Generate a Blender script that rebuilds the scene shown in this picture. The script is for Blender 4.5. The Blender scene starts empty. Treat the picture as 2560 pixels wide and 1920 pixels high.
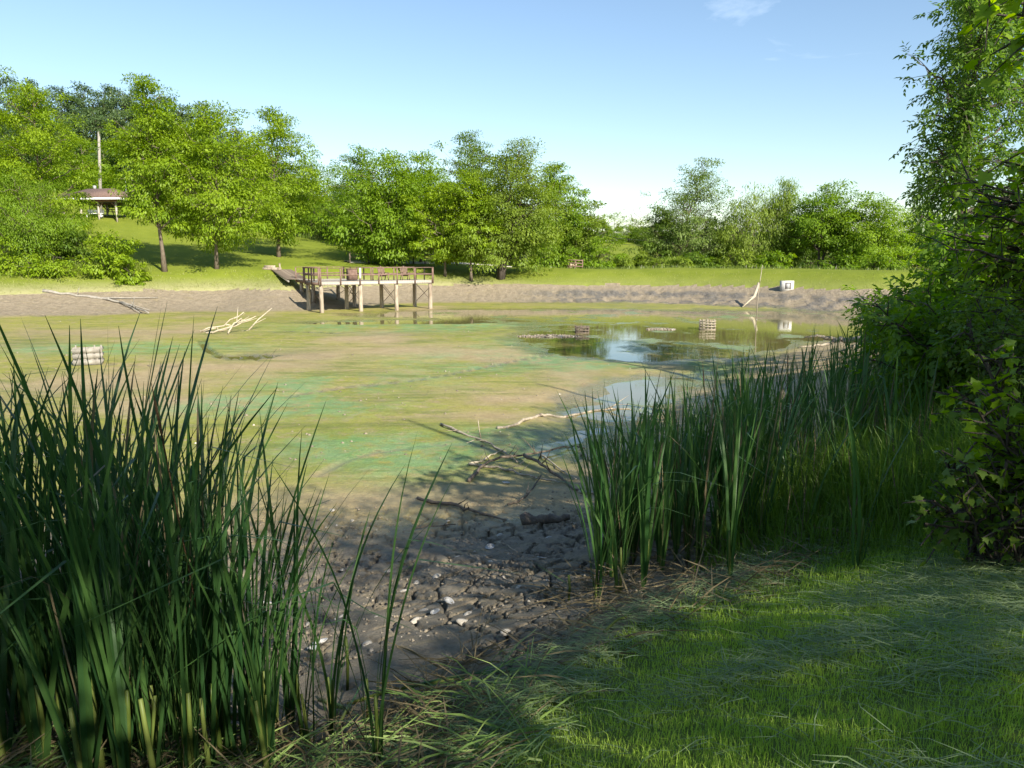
import bpy, math
from mathutils import Vector
import numpy as np

# ----------------------------------------------------------------------------
# camera, sky, sun, exposure
# ----------------------------------------------------------------------------
scn = bpy.context.scene
COL = scn.collection
F, CX, CY, HZ = 1950.0, 1280.0, 960.0, 645.0
CAMZ = 2.5
PITCH = math.atan((CY - HZ) / F)
cam = bpy.data.cameras.new('camera'); cam_ob = bpy.data.objects.new('camera', cam)
COL.objects.link(cam_ob); scn.camera = cam_ob
cam.sensor_width = 36.0; cam.lens = 36.0 * F / 2560.0; cam.clip_start = 0.05; cam.clip_end = 6000
cam_ob.location = (0, 0, CAMZ); cam_ob.rotation_euler = (math.pi / 2 - PITCH, 0, 0)

SUN_AZ = math.radians(146.0)      # clockwise from +Y: to the right and behind the camera
SUN_EL = math.radians(32.0)
world = bpy.data.worlds.new('World'); scn.world = world; world.use_nodes = True
wn, wl = world.node_tree.nodes, world.node_tree.links
wn.clear()
sky = wn.new('ShaderNodeTexSky'); sky.sky_type = 'NISHITA'; sky.sun_disc = False
sky.sun_elevation = SUN_EL; sky.sun_rotation = SUN_AZ
sky.air_density = 1.15; sky.dust_density = 0.3; sky.ozone_density = 2.4; sky.altitude = 200
bg = wn.new('ShaderNodeBackground'); bg.inputs['Strength'].default_value = 0.090
wo = wn.new('ShaderNodeOutputWorld')
# thin wisps of high cloud over the whole sky
tc = wn.new('ShaderNodeTexCoord'); mp = wn.new('ShaderNodeMapping')
mp.inputs['Rotation'].default_value = (0.0, 0.0, 0.5); mp.inputs['Scale'].default_value = (1.6, 4.2, 9.0)
nz = wn.new('ShaderNodeTexNoise'); nz.inputs['Scale'].default_value = 1.7; nz.inputs['Detail'].default_value = 6
nz.inputs['Roughness'].default_value = 0.62; nz.inputs['Distortion'].default_value = 0.5
cr = wn.new('ShaderNodeValToRGB'); cr.color_ramp.elements[0].position = 0.66; cr.color_ramp.elements[1].position = 0.95
cr.color_ramp.elements[1].color = (0.38, 0.38, 0.38, 1)
mx = wn.new('ShaderNodeMix'); mx.data_type = 'RGBA'; mx.inputs['B'].default_value = (9.0, 10.0, 11.0, 1)
wl.new(tc.outputs['Generated'], mp.inputs['Vector']); wl.new(mp.outputs[0], nz.inputs['Vector'])
wl.new(nz.outputs['Fac'], cr.inputs[0]); wl.new(cr.outputs[0], mx.inputs['Factor'])
wl.new(sky.outputs[0], mx.inputs['A']); wl.new(mx.outputs['Result'], bg.inputs['Color']); wl.new(bg.outputs[0], wo.inputs[0])
sun = bpy.data.lights.new('sun', 'SUN'); sun.energy = 5.0; sun.angle = math.radians(0.53); sun.color = (1.0, 0.93, 0.80)
sun_ob = bpy.data.objects.new('sun', sun); COL.objects.link(sun_ob)
sun_ob.rotation_euler = (math.pi / 2 - SUN_EL, 0, math.pi - SUN_AZ)
SUND = np.array([math.sin(SUN_AZ) * math.cos(SUN_EL), math.cos(SUN_AZ) * math.cos(SUN_EL), math.sin(SUN_EL)])

sun_ob.rotation_euler = Vector(SUND).to_track_quat('Z', 'Y').to_euler()
vs = scn.view_settings; vs.view_transform = 'Standard'; vs.look = 'None'; vs.exposure = 1.02; vs.gamma = 1.0; vs.use_curve_mapping = False
scn.cycles.max_bounces = 6; scn.cycles.diffuse_bounces = 3; scn.cycles.glossy_bounces = 2; scn.cycles.transmission_bounces = 4
scn.cycles.use_denoising = True; scn.cycles.sample_clamp_indirect = 6.0
PI = math.pi

# ----------------------------------------------------------------------------
# helpers
# ----------------------------------------------------------------------------
def ray(px, py):
    u = (px - CX) / F; v = (CY - py) / F
    d = np.array([u, math.cos(PITCH) + v * math.sin(PITCH), v * math.cos(PITCH) - math.sin(PITCH)])
    return d
def on_plane(px, py, z):
    d = ray(px, py); t = (z - CAMZ) / d[2]
    return np.array([0, 0, CAMZ]) + d * t
def at_y(px, py, Y):
    d = ray(px, py); return np.array([0, 0, CAMZ]) + d * (Y / d[1])

def hash2(ix, iy, s):
    h = (ix.astype(np.int64) * 374761393 + iy.astype(np.int64) * 668265263 + s * 1442695041) & 0x7fffffff
    h = ((h ^ (h >> 13)) * 1274126177) & 0x7fffffff
    h = (h ^ (h >> 16)) & 0xffff
    return h / 65535.0
def vnoise(x, y, s=0):
    ix = np.floor(x); iy = np.floor(y); fx = x - ix; fy = y - iy
    fx = fx * fx * (3 - 2 * fx); fy = fy * fy * (3 - 2 * fy)
    a = hash2(ix, iy, s); b = hash2(ix + 1, iy, s); c = hash2(ix, iy + 1, s); d = hash2(ix + 1, iy + 1, s)
    return (a * (1 - fx) + b * fx) * (1 - fy) + (c * (1 - fx) + d * fx) * fy
def fbm(x, y, s=0, o=4):
    t = 0; a = 0.5; n = 0
    for i in range(o):
        t = t + a * vnoise(x, y, s + i * 17); n += a; a *= 0.5; x = x * 2.03 + 11.3; y = y * 2.03 - 7.1
    return t / n
def sstep(a, b, x):
    t = np.clip((x - a) / (b - a), 0, 1); return t * t * (3 - 2 * t)
def nrm(v):
    return v / np.maximum(np.linalg.norm(v, axis=-1, keepdims=True), 1e-9)

class MB:
    """collects vertices and faces of any size; build() links them as ONE mesh object"""
    def __init__(s): s.v = []; s.f = {}; s.n = 0; s.at = []
    def add(s, V, *faces, rnd=None):
        V = np.asarray(V, float).reshape(-1, 3)
        for Fa in faces:
            Fa = np.asarray(Fa, int)
            if Fa.size: s.f.setdefault(Fa.shape[1], []).append(Fa + s.n)
        s.v.append(V); s.n += len(V)
        s.at.append(np.full(len(V), 0.5) if rnd is None else np.asarray(rnd, float))
        return s
    def box(s, c, size, rz=0.0, ax=None):
        x, y, z = np.array(size) / 2.0
        V = np.array([[-x,-y,-z],[x,-y,-z],[x,y,-z],[-x,y,-z],[-x,-y,z],[x,-y,z],[x,y,z],[-x,y,z]])
        if ax is not None: V = V @ np.array(ax)
        elif rz: V = V @ np.array([[math.cos(rz), math.sin(rz), 0], [-math.sin(rz), math.cos(rz), 0], [0, 0, 1]])
        return s.add(V + np.array(c), [[0,3,2,1],[4,5,6,7],[0,1,5,4],[1,2,6,5],[2,3,7,6],[3,0,4,7]])
    def bar(s, a, b, w, h=None, up=(0, 0, 1)):
        a = np.array(a, float); b = np.array(b, float); h = h or w
        d = nrm(b - a); up = np.array(up, float)
        if abs(d @ up) > 0.98: up = np.array([0, 1.0, 0])
        sx = nrm(np.cross(d, up)); uz = np.cross(sx, d)
        L = np.linalg.norm(b - a)
        return s.box((a + b) / 2, (L, w, h), ax=[d, -sx, uz])
    def tube(s, path, radii, n=6, cap=True, rnd=None):
        P = np.asarray(path, float); R = np.broadcast_to(np.asarray(radii, float), (len(P),))
        T = nrm(np.gradient(P, axis=0)); ref = np.array([0.31, 0.17, 0.93])
        if abs(nrm(P[-1] - P[0]) @ nrm(ref)) > 0.9: ref = np.array([0.9, 0.3, 0.1])
        A = nrm(np.cross(T, ref)); B = np.cross(T, A)
        an = np.arange(n) * 2 * PI / n
        V = P[:, None] + R[:, None, None] * (np.cos(an)[None, :, None] * A[:, None] + np.sin(an)[None, :, None] * B[:, None])
        m = len(P); i = np.arange(m - 1)[:, None] * n; j = np.arange(n)[None]; k = (j + 1) % n
        Q = np.stack([i + j, i + k, i + n + k, i + n + j], -1).reshape(-1, 4)
        fs = [Q]
        if cap: fs += [np.array([list(range(n))[::-1]]), np.array([list(range((m - 1) * n, m * n))])]
        return s.add(V, *fs, rnd=None if rnd is None else np.full(m * n, rnd))
    def mesh(s, name, m=None, smooth=False):
        me = bpy.data.meshes.new(name)
        V = np.concatenate(s.v) if s.v else np.zeros((0, 3))
        me.vertices.add(len(V)); me.vertices.foreach_set('co', V.astype(np.float32).ravel())
        loops = []; starts = []; k = 0
        for sz, fl in s.f.items():
            Fa = np.concatenate(fl); loops.append(Fa.ravel()); starts.append(k + np.arange(len(Fa)) * sz); k += Fa.size
        loops = np.concatenate(loops); starts = np.concatenate(starts)
        me.loops.add(len(loops)); me.loops.foreach_set('vertex_index', loops.astype(np.int32))
        me.polygons.add(len(starts)); me.polygons.foreach_set('loop_start', starts.astype(np.int32))
        if smooth: me.polygons.foreach_set('use_smooth', np.ones(len(starts), bool))
        at = me.attributes.new('rnd', 'FLOAT', 'POINT'); at.data.foreach_set('value', np.concatenate(s.at).astype(np.float32))
        me.update(calc_edges=True)
        if m: me.materials.append(m)
        return me
    def build(s, name, m, parent=None, smooth=False, loc=None):
        return link(name, s.mesh(name, m, smooth), parent, loc)
def link(name, data, parent=None, loc=None, rot=None, scale=None):
    o = bpy.data.objects.new(name, data); COL.objects.link(o)
    if parent is not None: o.parent = parent
    if loc is not None: o.location = [float(q) for q in loc]
    if rot is not None: o.rotation_euler = [float(q) for q in rot]
    if scale is not None: o.scale = [float(q) for q in (scale if hasattr(scale, '__len__') else (scale,) * 3)]
    return o
def tag(o, label=None, cat=None, group=None, kind=None):
    if label: o['label'] = label
    if cat: o['category'] = cat
    if group: o['group'] = group
    if kind: o['kind'] = kind
    return o
def thing(name, label, cat, loc=(0, 0, 0), rz=0, group=None):
    return tag(link(name, None, None, loc, (0, 0, rz)), label, cat, group)

# ---- materials
def mat(name, c1, c2=None, rough=0.8, scale=5.0, bump=0.0, bscale=None, spec=0.3, detail=5, stretch=(1, 1, 1), c3=None, coord='Object', c3pos=(0.6, 0.7)):
    m = bpy.data.materials.new(name); m.use_nodes = True; n = m.node_tree.nodes; l = m.node_tree.links
    b = n['Principled BSDF']; b.inputs['Roughness'].default_value = rough; b.inputs['Specular IOR Level'].default_value = spec
    t = n.new('ShaderNodeTexCoord'); mpn = n.new('ShaderNodeMapping'); mpn.inputs['Scale'].default_value = stretch
    l.new(t.outputs[coord], mpn.inputs[0])
    nz = n.new('ShaderNodeTexNoise'); nz.inputs['Scale'].default_value = scale; nz.inputs['Detail'].default_value = detail
    l.new(mpn.outputs[0], nz.inputs['Vector'])
    rp = n.new('ShaderNodeValToRGB'); rp.color_ramp.elements[0].position = 0.3; rp.color_ramp.elements[1].position = 0.7
    rp.color_ramp.elements[0].color = (*c1, 1); rp.color_ramp.elements[1].color = (*(c2 or c1), 1)
    l.new(nz.outputs['Fac'], rp.inputs[0]); out = rp.outputs[0]
    if c3:
        n3 = n.new('ShaderNodeTexNoise'); n3.inputs['Scale'].default_value = scale * 0.23; n3.inputs['Detail'].default_value = 3
        l.new(mpn.outputs[0], n3.inputs['Vector'])
        r3 = n.new('ShaderNodeValToRGB'); r3.color_ramp.elements[0].position = c3pos[0]; r3.color_ramp.elements[1].position = c3pos[1]
        l.new(n3.outputs['Fac'], r3.inputs[0])
        mm = n.new('ShaderNodeMix'); mm.data_type = 'RGBA'; mm.inputs['B'].default_value = (*c3, 1)
        l.new(r3.outputs[0], mm.inputs['Factor']); l.new(out, mm.inputs['A']); out = mm.outputs['Result']
    l.new(out, b.inputs['Base Color'])
    if bump:
        nb = n.new('ShaderNodeTexNoise'); nb.inputs['Scale'].default_value = bscale or scale * 4; nb.inputs['Detail'].default_value = 6
        l.new(mpn.outputs[0], nb.inputs['Vector'])
        bp = n.new('ShaderNodeBump'); bp.inputs['Strength'].default_value = bump; bp.inputs['Distance'].default_value = 0.05
        l.new(nb.outputs['Fac'], bp.inputs['Height']); l.new(bp.outputs[0], b.inputs['Normal'])
    return m
def leafmat(name, dark, light, trans=0.35, rough=0.5, spec=0.3, odd=None):
    """leaf blade: own colour varies from leaf to leaf, light passes through it"""
    m = bpy.data.materials.new(name); m.use_nodes = True; n = m.node_tree.nodes; l = m.node_tree.links
    b = n['Principled BSDF']; b.inputs['Roughness'].default_value = rough; b.inputs['Specular IOR Level'].default_value = spec
    a = n.new('ShaderNodeAttribute'); a.attribute_name = 'rnd'
    oi = n.new('ShaderNodeObjectInfo')
    ad = n.new('ShaderNodeMath'); ad.operation = 'MULTIPLY_ADD'; ad.inputs[1].default_value = 0.35; l.new(oi.outputs['Random'], ad.inputs[0])
    ml = n.new('ShaderNodeMath'); ml.operation = 'MULTIPLY'; ml.inputs[1].default_value = 0.8; l.new(a.outputs['Fac'], ml.inputs[0]); l.new(ml.outputs[0], ad.inputs[2])
    rp = n.new('ShaderNodeValToRGB'); rp.color_ramp.elements[0].position = 0.05; rp.color_ramp.elements[1].position = 1.0
    rp.color_ramp.elements[0].color = (*dark, 1); rp.color_ramp.elements[1].color = (*light, 1)
    if odd:
        e = rp.color_ramp.elements.new(0.97); e.color = (*light, 1); rp.color_ramp.elements[-1].color = (*odd, 1)
    l.new(ad.outputs[0], rp.inputs[0]); l.new(rp.outputs[0], b.inputs['Base Color'])
    tr = n.new('ShaderNodeBsdfTranslucent')
    hs = n.new('ShaderNodeHueSaturation'); hs.inputs['Hue'].default_value = 0.497; hs.inputs['Saturation'].default_value = 1.1; hs.inputs['Value'].default_value = 1.5
    l.new(rp.outputs[0], hs.inputs['Color']); l.new(hs.outputs[0], tr.inputs['Color'])
    ms = n.new('ShaderNodeMixShader'); ms.inputs[0].default_value = trans
    l.new(b.outputs[0], ms.inputs[1]); l.new(tr.outputs[0], ms.inputs[2]); l.new(ms.outputs[0], n['Material Output'].inputs['Surface'])
    return m

M = {}
M['bark'] = mat('bark', (0.10, 0.075, 0.055), (0.20, 0.16, 0.12), 0.9, 9, 0.6, 40, stretch=(1, 1, 0.25))
M['bark_dark'] = mat('bark_dark', (0.045, 0.036, 0.03), (0.10, 0.08, 0.065), 0.9, 9, 0.6, 40, stretch=(1, 1, 0.25))
M['driftwood'] = mat('driftwood', (0.26, 0.21, 0.15), (0.46, 0.40, 0.31), 0.85, 14, 0.5, 60, c3=(0.13, 0.10, 0.08))
M['pale_wood'] = mat('pale_wood', (0.36, 0.30, 0.21), (0.52, 0.45, 0.33), 0.85, 14, 0.4, 60)
M['dark_wood'] = mat('dark_wood', (0.09, 0.07, 0.055), (0.2, 0.16, 0.12), 0.85, 14, 0.5, 60)
M['post_wood'] = mat('post_wood', (0.24, 0.18, 0.125), (0.46, 0.39, 0.30), 0.85, 3, 0.4, 30, stretch=(3, 3, 0.6), c3=(0.13, 0.10, 0.075), c3pos=(0.55, 0.66))
M['rail_wood'] = mat('rail_wood', (0.135, 0.082, 0.062), (0.235, 0.155, 0.12), 0.8, 4, 0.2, 30)
M['deck_wood'] = mat('deck_wood', (0.36, 0.31, 0.26), (0.52, 0.46, 0.39), 0.8, 3, 0.3, 30, stretch=(1, 8, 1))
M['grey_wood'] = mat('grey_wood', (0.2, 0.18, 0.15), (0.36, 0.33, 0.28), 0.85, 6, 0.4, 40)
M['steel'] = mat('steel', (0.10, 0.075, 0.06), (0.16, 0.12, 0.1), 0.6, 8)
M['white'] = mat('white_paint', (0.74, 0.73, 0.72), (0.82, 0.81, 0.80), 0.5, 6)
M['grey_board'] = mat('grey_board', (0.30, 0.30, 0.30), (0.38, 0.38, 0.37), 0.6, 6)
M['shingle'] = mat('shingle', (0.125, 0.080, 0.066), (0.20, 0.135, 0.11), 0.9, 9, 0.5, 30)
M['teal'] = mat('teal_paint', (0.008, 0.028, 0.03), (0.016, 0.045, 0.05), 0.4, 6)
M['concrete'] = mat('concrete', (0.50, 0.48, 0.44), (0.66, 0.64, 0.60), 0.9, 6, 0.3, 40, c3=(0.36, 0.34, 0.3))
M['stone'] = mat('stone', (0.22, 0.2, 0.17), (0.42, 0.38, 0.32), 0.85, 6, 0.4, 30)
M['shell'] = mat('shell', (0.30, 0.27, 0.22), (0.50, 0.46, 0.40), 0.5, 20, 0.3, 60, c3=(0.16, 0.12, 0.08))
M['pearl'] = mat('pearl', (0.34, 0.33, 0.31), (0.58, 0.57, 0.55), 0.3, 12, spec=0.6)
M['crumb'] = mat('mud_crumb', (0.14, 0.115, 0.085), (0.32, 0.27, 0.20), 0.9, 9, c3=(0.48, 0.44, 0.38), c3pos=(.62, .68))
M['path'] = mat('path', (0.34, 0.31, 0.26), (0.48, 0.45, 0.39), 0.95, 3, 0.4, 20)
M['wire'] = mat('wire', (0.03, 0.03, 0.03), None, 0.5)
# leaves
M['leaf_yellow'] = leafmat('leaf_yellow', (0.125, 0.215, 0.008), (0.270, 0.370, 0.020), 0.42)
M['leaf_mid'] = leafmat('leaf_mid', (0.098, 0.190, 0.010), (0.220, 0.325, 0.022), 0.44)
M['leaf_deep'] = leafmat('leaf_deep', (0.070, 0.145, 0.014), (0.165, 0.240, 0.030), 0.44)
M['leaf_olive'] = leafmat('leaf_olive', (0.112, 0.185, 0.016), (0.230, 0.300, 0.038), 0.42)
M['leaf_silver'] = leafmat('leaf_silver', (0.105, 0.175, 0.032), (0.230, 0.295, 0.070), 0.44)
M['leaf_hill'] = leafmat('leaf_hill', (0.060, 0.115, 0.040), (0.130, 0.185, 0.065), 0.36)  # extra blue in the leaf colour stands in for haze over the far hill
M['leaf_near'] = leafmat('leaf_near', (0.075, 0.165, 0.014), (0.190, 0.310, 0.028), 0.56, 0.42, 0.4)
M['leaf_ash'] = leafmat('leaf_ash', (0.072, 0.145, 0.024), (0.175, 0.270, 0.042), 0.54, 0.4, 0.45)
M['leaf_red'] = leafmat('leaf_red', (0.080, 0.155, 0.018), (0.190, 0.260, 0.036), 0.44, 0.45, 0.35, odd=(0.20, 0.09, 0.05))
M['leaf_vine'] = leafmat('leaf_vine', (0.110, 0.215, 0.014), (0.255, 0.370, 0.028), 0.56, 0.45, 0.35)
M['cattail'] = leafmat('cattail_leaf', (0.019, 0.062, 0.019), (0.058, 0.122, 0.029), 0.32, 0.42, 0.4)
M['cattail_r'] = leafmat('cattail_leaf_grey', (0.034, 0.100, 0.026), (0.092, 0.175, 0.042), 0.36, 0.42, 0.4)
M['cattail_stem'] = leafmat('cattail_stem', (0.075, 0.115, 0.018), (0.150, 0.185, 0.045), 0.2, 0.5)
M['dry_leaf'] = leafmat('dry_leaf', (0.11, 0.085, 0.045), (0.26, 0.21, 0.12), 0.25, 0.7, 0.2)
M['spike'] = mat('cattail_spike', (0.085, 0.045, 0.02), (0.16, 0.09, 0.045), 0.95, 40, 0.4, 120)
M['fluff'] = mat('cattail_fluff', (0.28, 0.22, 0.15), (0.42, 0.35, 0.26), 0.95, 40, 0.6, 90)
M['grass'] = leafmat('grass_blade', (0.190, 0.330, 0.030), (0.430, 0.570, 0.100), 0.48, 0.5, 0.3)
M['hay'] = leafmat('cut_grass', (0.150, 0.220, 0.085), (0.330, 0.400, 0.210), 0.25, 0.6, 0.25, odd=(0.36, 0.30, 0.14))
M['cut_reed'] = leafmat('cut_reed', (0.10, 0.20, 0.035), (0.30, 0.40, 0.12), 0.3, 0.5, 0.3)
M['tall_grass'] = leafmat('tall_grass', (0.075, 0.165, 0.018), (0.190, 0.290, 0.042), 0.42, 0.5, 0.3)
M['far_hay'] = leafmat('far_cut_grass', (0.20, 0.22, 0.07), (0.36, 0.36, 0.15), 0.3, 0.7, 0.2)
M['far_grass'] = leafmat('far_tall_grass', (0.12, 0.175, 0.02), (0.25, 0.29, 0.06), 0.35, 0.6, 0.2)
M['weeds'] = leafmat('weed_leaf', (0.085, 0.135, 0.02), (0.19, 0.235, 0.06), 0.35, 0.6, 0.2, odd=(0.55, 0.50, 0.45))

# ----------------------------------------------------------------------------
# terrain
# ----------------------------------------------------------------------------
def chaikin(P, n=3):
    for _ in range(n):
        Q = np.roll(P, -1, 0); P = np.stack([0.75 * P + 0.25 * Q, 0.25 * P + 0.75 * Q], 1).reshape(-1, 2)
    return P
near = [on_plane(x, y, z)[:2] for x, y, z in ((560, 1905, .18), (980, 1890, .16), (1210, 1770, .12), (1440, 1600, .1), (1640, 1490, .08), (1900, 1425, .05))]
shore = near + [np.array(p) for p in ((3.4, 7.6), (5.4, 10.2), (7.6, 14.5), (10.6, 20), (14.2, 27), (20.5, 35), (29, 44), (36, 54), (34, 62))]
shore += [on_plane(x, y, 0.0)[:2] for x, y in ((2200, 726), (1950, 719), (1700, 713), (1500, 711.5), (1300, 711.5), (1150, 711.5), (950, 713), (800, 717), (748, 723), (690, 725), (600, 723), (500, 724), (300, 728), (0, 733))]
shore += [np.array(p) for p in ((-47, 50), (-52, 40), (-46, 27), (-30, 15), (-15, 8.0), (-7, 4.8), (-3.6, 3.4))]
SH = chaikin(np.array(shore), 3)
def shore_dist(x, y):
    """signed distance to the pond's rim, positive inside the basin"""
    A = SH; B = np.roll(SH, -1, 0)
    out = np.full(len(x), 1e9); ins = np.zeros(len(x), bool)
    for a, b in zip(A, B):
        e = b - a; L = e @ e
        t = np.clip(((x - a[0]) * e[0] + (y - a[1]) * e[1]) / L, 0, 1)
        dx = x - a[0] - t * e[0]; dy = y - a[1] - t * e[1]
        np.minimum(out, dx * dx + dy * dy, out=out)
        if a[1] != b[1]:
            c = ((a[1] > y) != (b[1] > y)) & (x < (b[0] - a[0]) * (y - a[1]) / (b[1] - a[1]) + a[0]); ins ^= c
    d = np.sqrt(out)
    return np.where(ins, d, -d)
ctrl = [(0, 0, .88), (2.5, 2, .82), (3.2, 4, .52), (5.5, 5, .55), (5.0, 7.2, .5), (8, 9, .75), (11, 14, 1.1), (15, 22, 1.5), (24, 32, 1.6), (36, 44, 1.6), (43, 56, 1.6), (-4, 1, .8), (-15, 2, .7), (-45, 12, .9), (-60, 35, 1.2),
        (0, -20, 1.2), (30, -10, 2), (-40, -30, 1.5), (50, 30, 2.5), (55, 60, 2), (200, 0, 4), (-200, -50, 4), (0, -200, 3), (60, -150, 3)]
for px, py, Y in ((410, 682, 66), (540, 675, 68), (700, 640, 82), (650, 660, 74), (800, 600, 106), (660, 578, 116), (950, 622, 100), (1000, 662, 84), (1180, 688, 76), (1250, 694, 77), (1090, 668, 82),
                  (1350, 670, 84), (1700, 671, 84), (2000, 674, 78), (2200, 682, 69), (1640, 611, 160), (1540, 604, 160), (1590, 662, 105), (1480, 660, 105),
                  (230, 541, 95), (330, 545, 95), (130, 545, 93), (0, 560, 92), (0, 690, 63), (200, 680, 64), (450, 590, 92), (350, 620, 78),
                  (0, 360, 170), (250, 350, 190), (480, 430, 195), (620, 500, 180), (760, 545, 170), (-500, 330, 180), (300, 500, 125), (100, 470, 125), (550, 545, 125), (-400, 560, 90)):
    ctrl.append(tuple(at_y(px, py, Y)))
ctrl += [(5, 98, .6), (25, 98, .5), (45, 92, .6), (55, 160, 4), (-10, 130, 3.2), (-25, 140, 4.5), (120, 140, 4), (60, 250, 5), (0, 250, 6), (-60, 260, 9), (-95, 240, 20), (-130, 200, 40), (-200, 120, 20), (-250, 250, 30), (200, 250, 5)]
CT = np.array(ctrl)
_D = np.linalg.norm(CT[:, None, :2] - CT[None, :, :2], axis=2)
_W = np.linalg.solve(_D - 0.6 * np.eye(len(CT)), CT[:, 2] - 2.0)
def land(x, y):
    z = np.full(len(x), 2.0)
    for c, w in zip(CT, _W): z += w * np.hypot(x - c[0], y - c[1])
    r = np.hypot(x, y); k = sstep(230, 420, r)
    return z * (1 - k) + k * (4 + 2 * np.sin(x * 0.01) * np.cos(y * 0.008))
def pline_dist(x, y, pts):
    out = np.full(len(x), 1e9)
    for a, b in zip(pts[:-1], pts[1:]):
        e = b - a; L = e @ e; t = np.clip(((x - a[0]) * e[0] + (y - a[1]) * e[1]) / L, 0, 1)
        np.minimum(out, np.hypot(x - a[0] - t * e[0], y - a[1] - t * e[1]), out=out)
    return out
POOLZ = -1.47
def pool_field(x, y):
    """how far the bed dips below its level floor (metres)"""
    def blob(cx, cy, rx, ry, a=0.0):
        c, s = math.cos(a), math.sin(a); u = ((x - cx) * c + (y - cy) * s) / rx; v = (-(x - cx) * s + (y - cy) * c) / ry
        return np.clip(1.3 - (u * u + v * v), -1, 1)
    f = np.maximum.reduce([blob(18, 48, 17, 12.0, 0.05), blob(4, 55.3, 15.5, 6.0, -0.05), .8 * blob(-6, 49, 8, 2.2, .1), blob(6.8, 37.5, 6.8, 8, -0.2), .62 * blob(4.6, 22.5, 2.8, 5.4, -0.5), .6 * blob(2.4, 16.4, 2.0, 2.4, -0.4)])
    return f
def px_line(pts, z=-1.38): return [on_plane(x, y, z)[:2] for x, y in pts]
CHAN = [(px_line([(505, 850), (510, 868), (545, 885), (600, 892), (640, 895)]), 0.25, 0.10),
        (px_line([(665, 828), (740, 827), (800, 829), (845, 831)]), 0.35, 0.10),
        (px_line([(720, 990), (800, 975), (900, 962), (1020, 950), (1120, 935), (1200, 918), (1260, 905), (1400, 880)]), 0.11, 0.05),
        (px_line([(160, 905), (300, 910), (430, 915), (520, 912)]), 0.14, 0.05),
        (px_line([(800, 1185), (850, 1155), (950, 1125), (1060, 1112), (1150, 1110)]), 0.08, 0.035)]
def height(x, y, d=None, fine=True):
    if d is None: d = shore_dist(x, y)
    r = np.hypot(x, y)
    far = sstep(25, 45, y)
    wd = 6.8 - 0.8 * far
    t = np.clip(d / wd, 0, 1)
    zin = -1.40 * (1 - (1 - t) ** 1.7)
    zin = zin - 0.16 * np.clip(pool_field(x, y) + 0.75 * (fbm(x * .4, y * .4, 5, 5) - .5) + .4 * (fbm(x * 1.3, y * 1.3, 6, 4) - .5), 0, 1) * sstep(3, 7, d)
    zin = zin + 0.05 * (fbm(x * .22, y * .22, 3) - 0.5) * sstep(0, 4, d)
    W = 2.6 + 2.8 * far
    zl = land(x, y)
    zout = zl * sstep(0, 1, np.clip(-d / W, 0, 1) ** 0.8)
    zout = zout + .13 * far * sstep(0, .25, -d)
    z = np.where(d > 0, zin, zout)
    if fine:
        z = z + np.where(d > 0, 0.035 * (fbm(x * 1.6, y * 1.6, 9) - .5), 0.05 * (fbm(x * .8, y * .8, 29) - .5) * sstep(0, 2, -d))
    return z
def ground(x, y):
    x = np.atleast_1d(np.asarray(x, float)); y = np.atleast_1d(np.asarray(y, float))
    return height(x, y)
def gz(x, y): return float(ground(x, y)[0])
def spot(px, py):
    """where the sight line through that point of the photograph meets the ground"""
    d = ray(px, py); t = np.concatenate([np.linspace(2.2, 40, 500), np.linspace(40.2, 260, 900)])
    P = np.array([0, 0, CAMZ])[None] + d[None] * t[:, None]
    g = height(P[:, 0], P[:, 1]); k = np.argmax(P[:, 2] < g)
    p = P[k].copy(); p[2] = g[k]; return p

def voro(x, y, cell, s, jit=0.42):
    gx = np.floor(x / cell); gy = np.floor(y / cell); f1 = np.full(len(x), 1e9); f2 = f1.copy(); idv = np.zeros(len(x))
    for i in (-1, 0, 1):
        for j in (-1, 0, 1):
            ix = gx + i; iy = gy + j
            cx = (ix + .5 + jit * 2 * (hash2(ix, iy, s) - .5)) * cell; cy = (iy + .5 + jit * 2 * (hash2(ix, iy, s + 5) - .5)) * cell
            dd = np.hypot(x - cx, y - cy); n1 = dd < f1
            f2 = np.where(n1, f1, np.minimum(f2, dd)); idv = np.where(n1, hash2(ix, iy, s + 9), idv); f1 = np.where(n1, dd, f1)
    return f1, f2, idv

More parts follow.
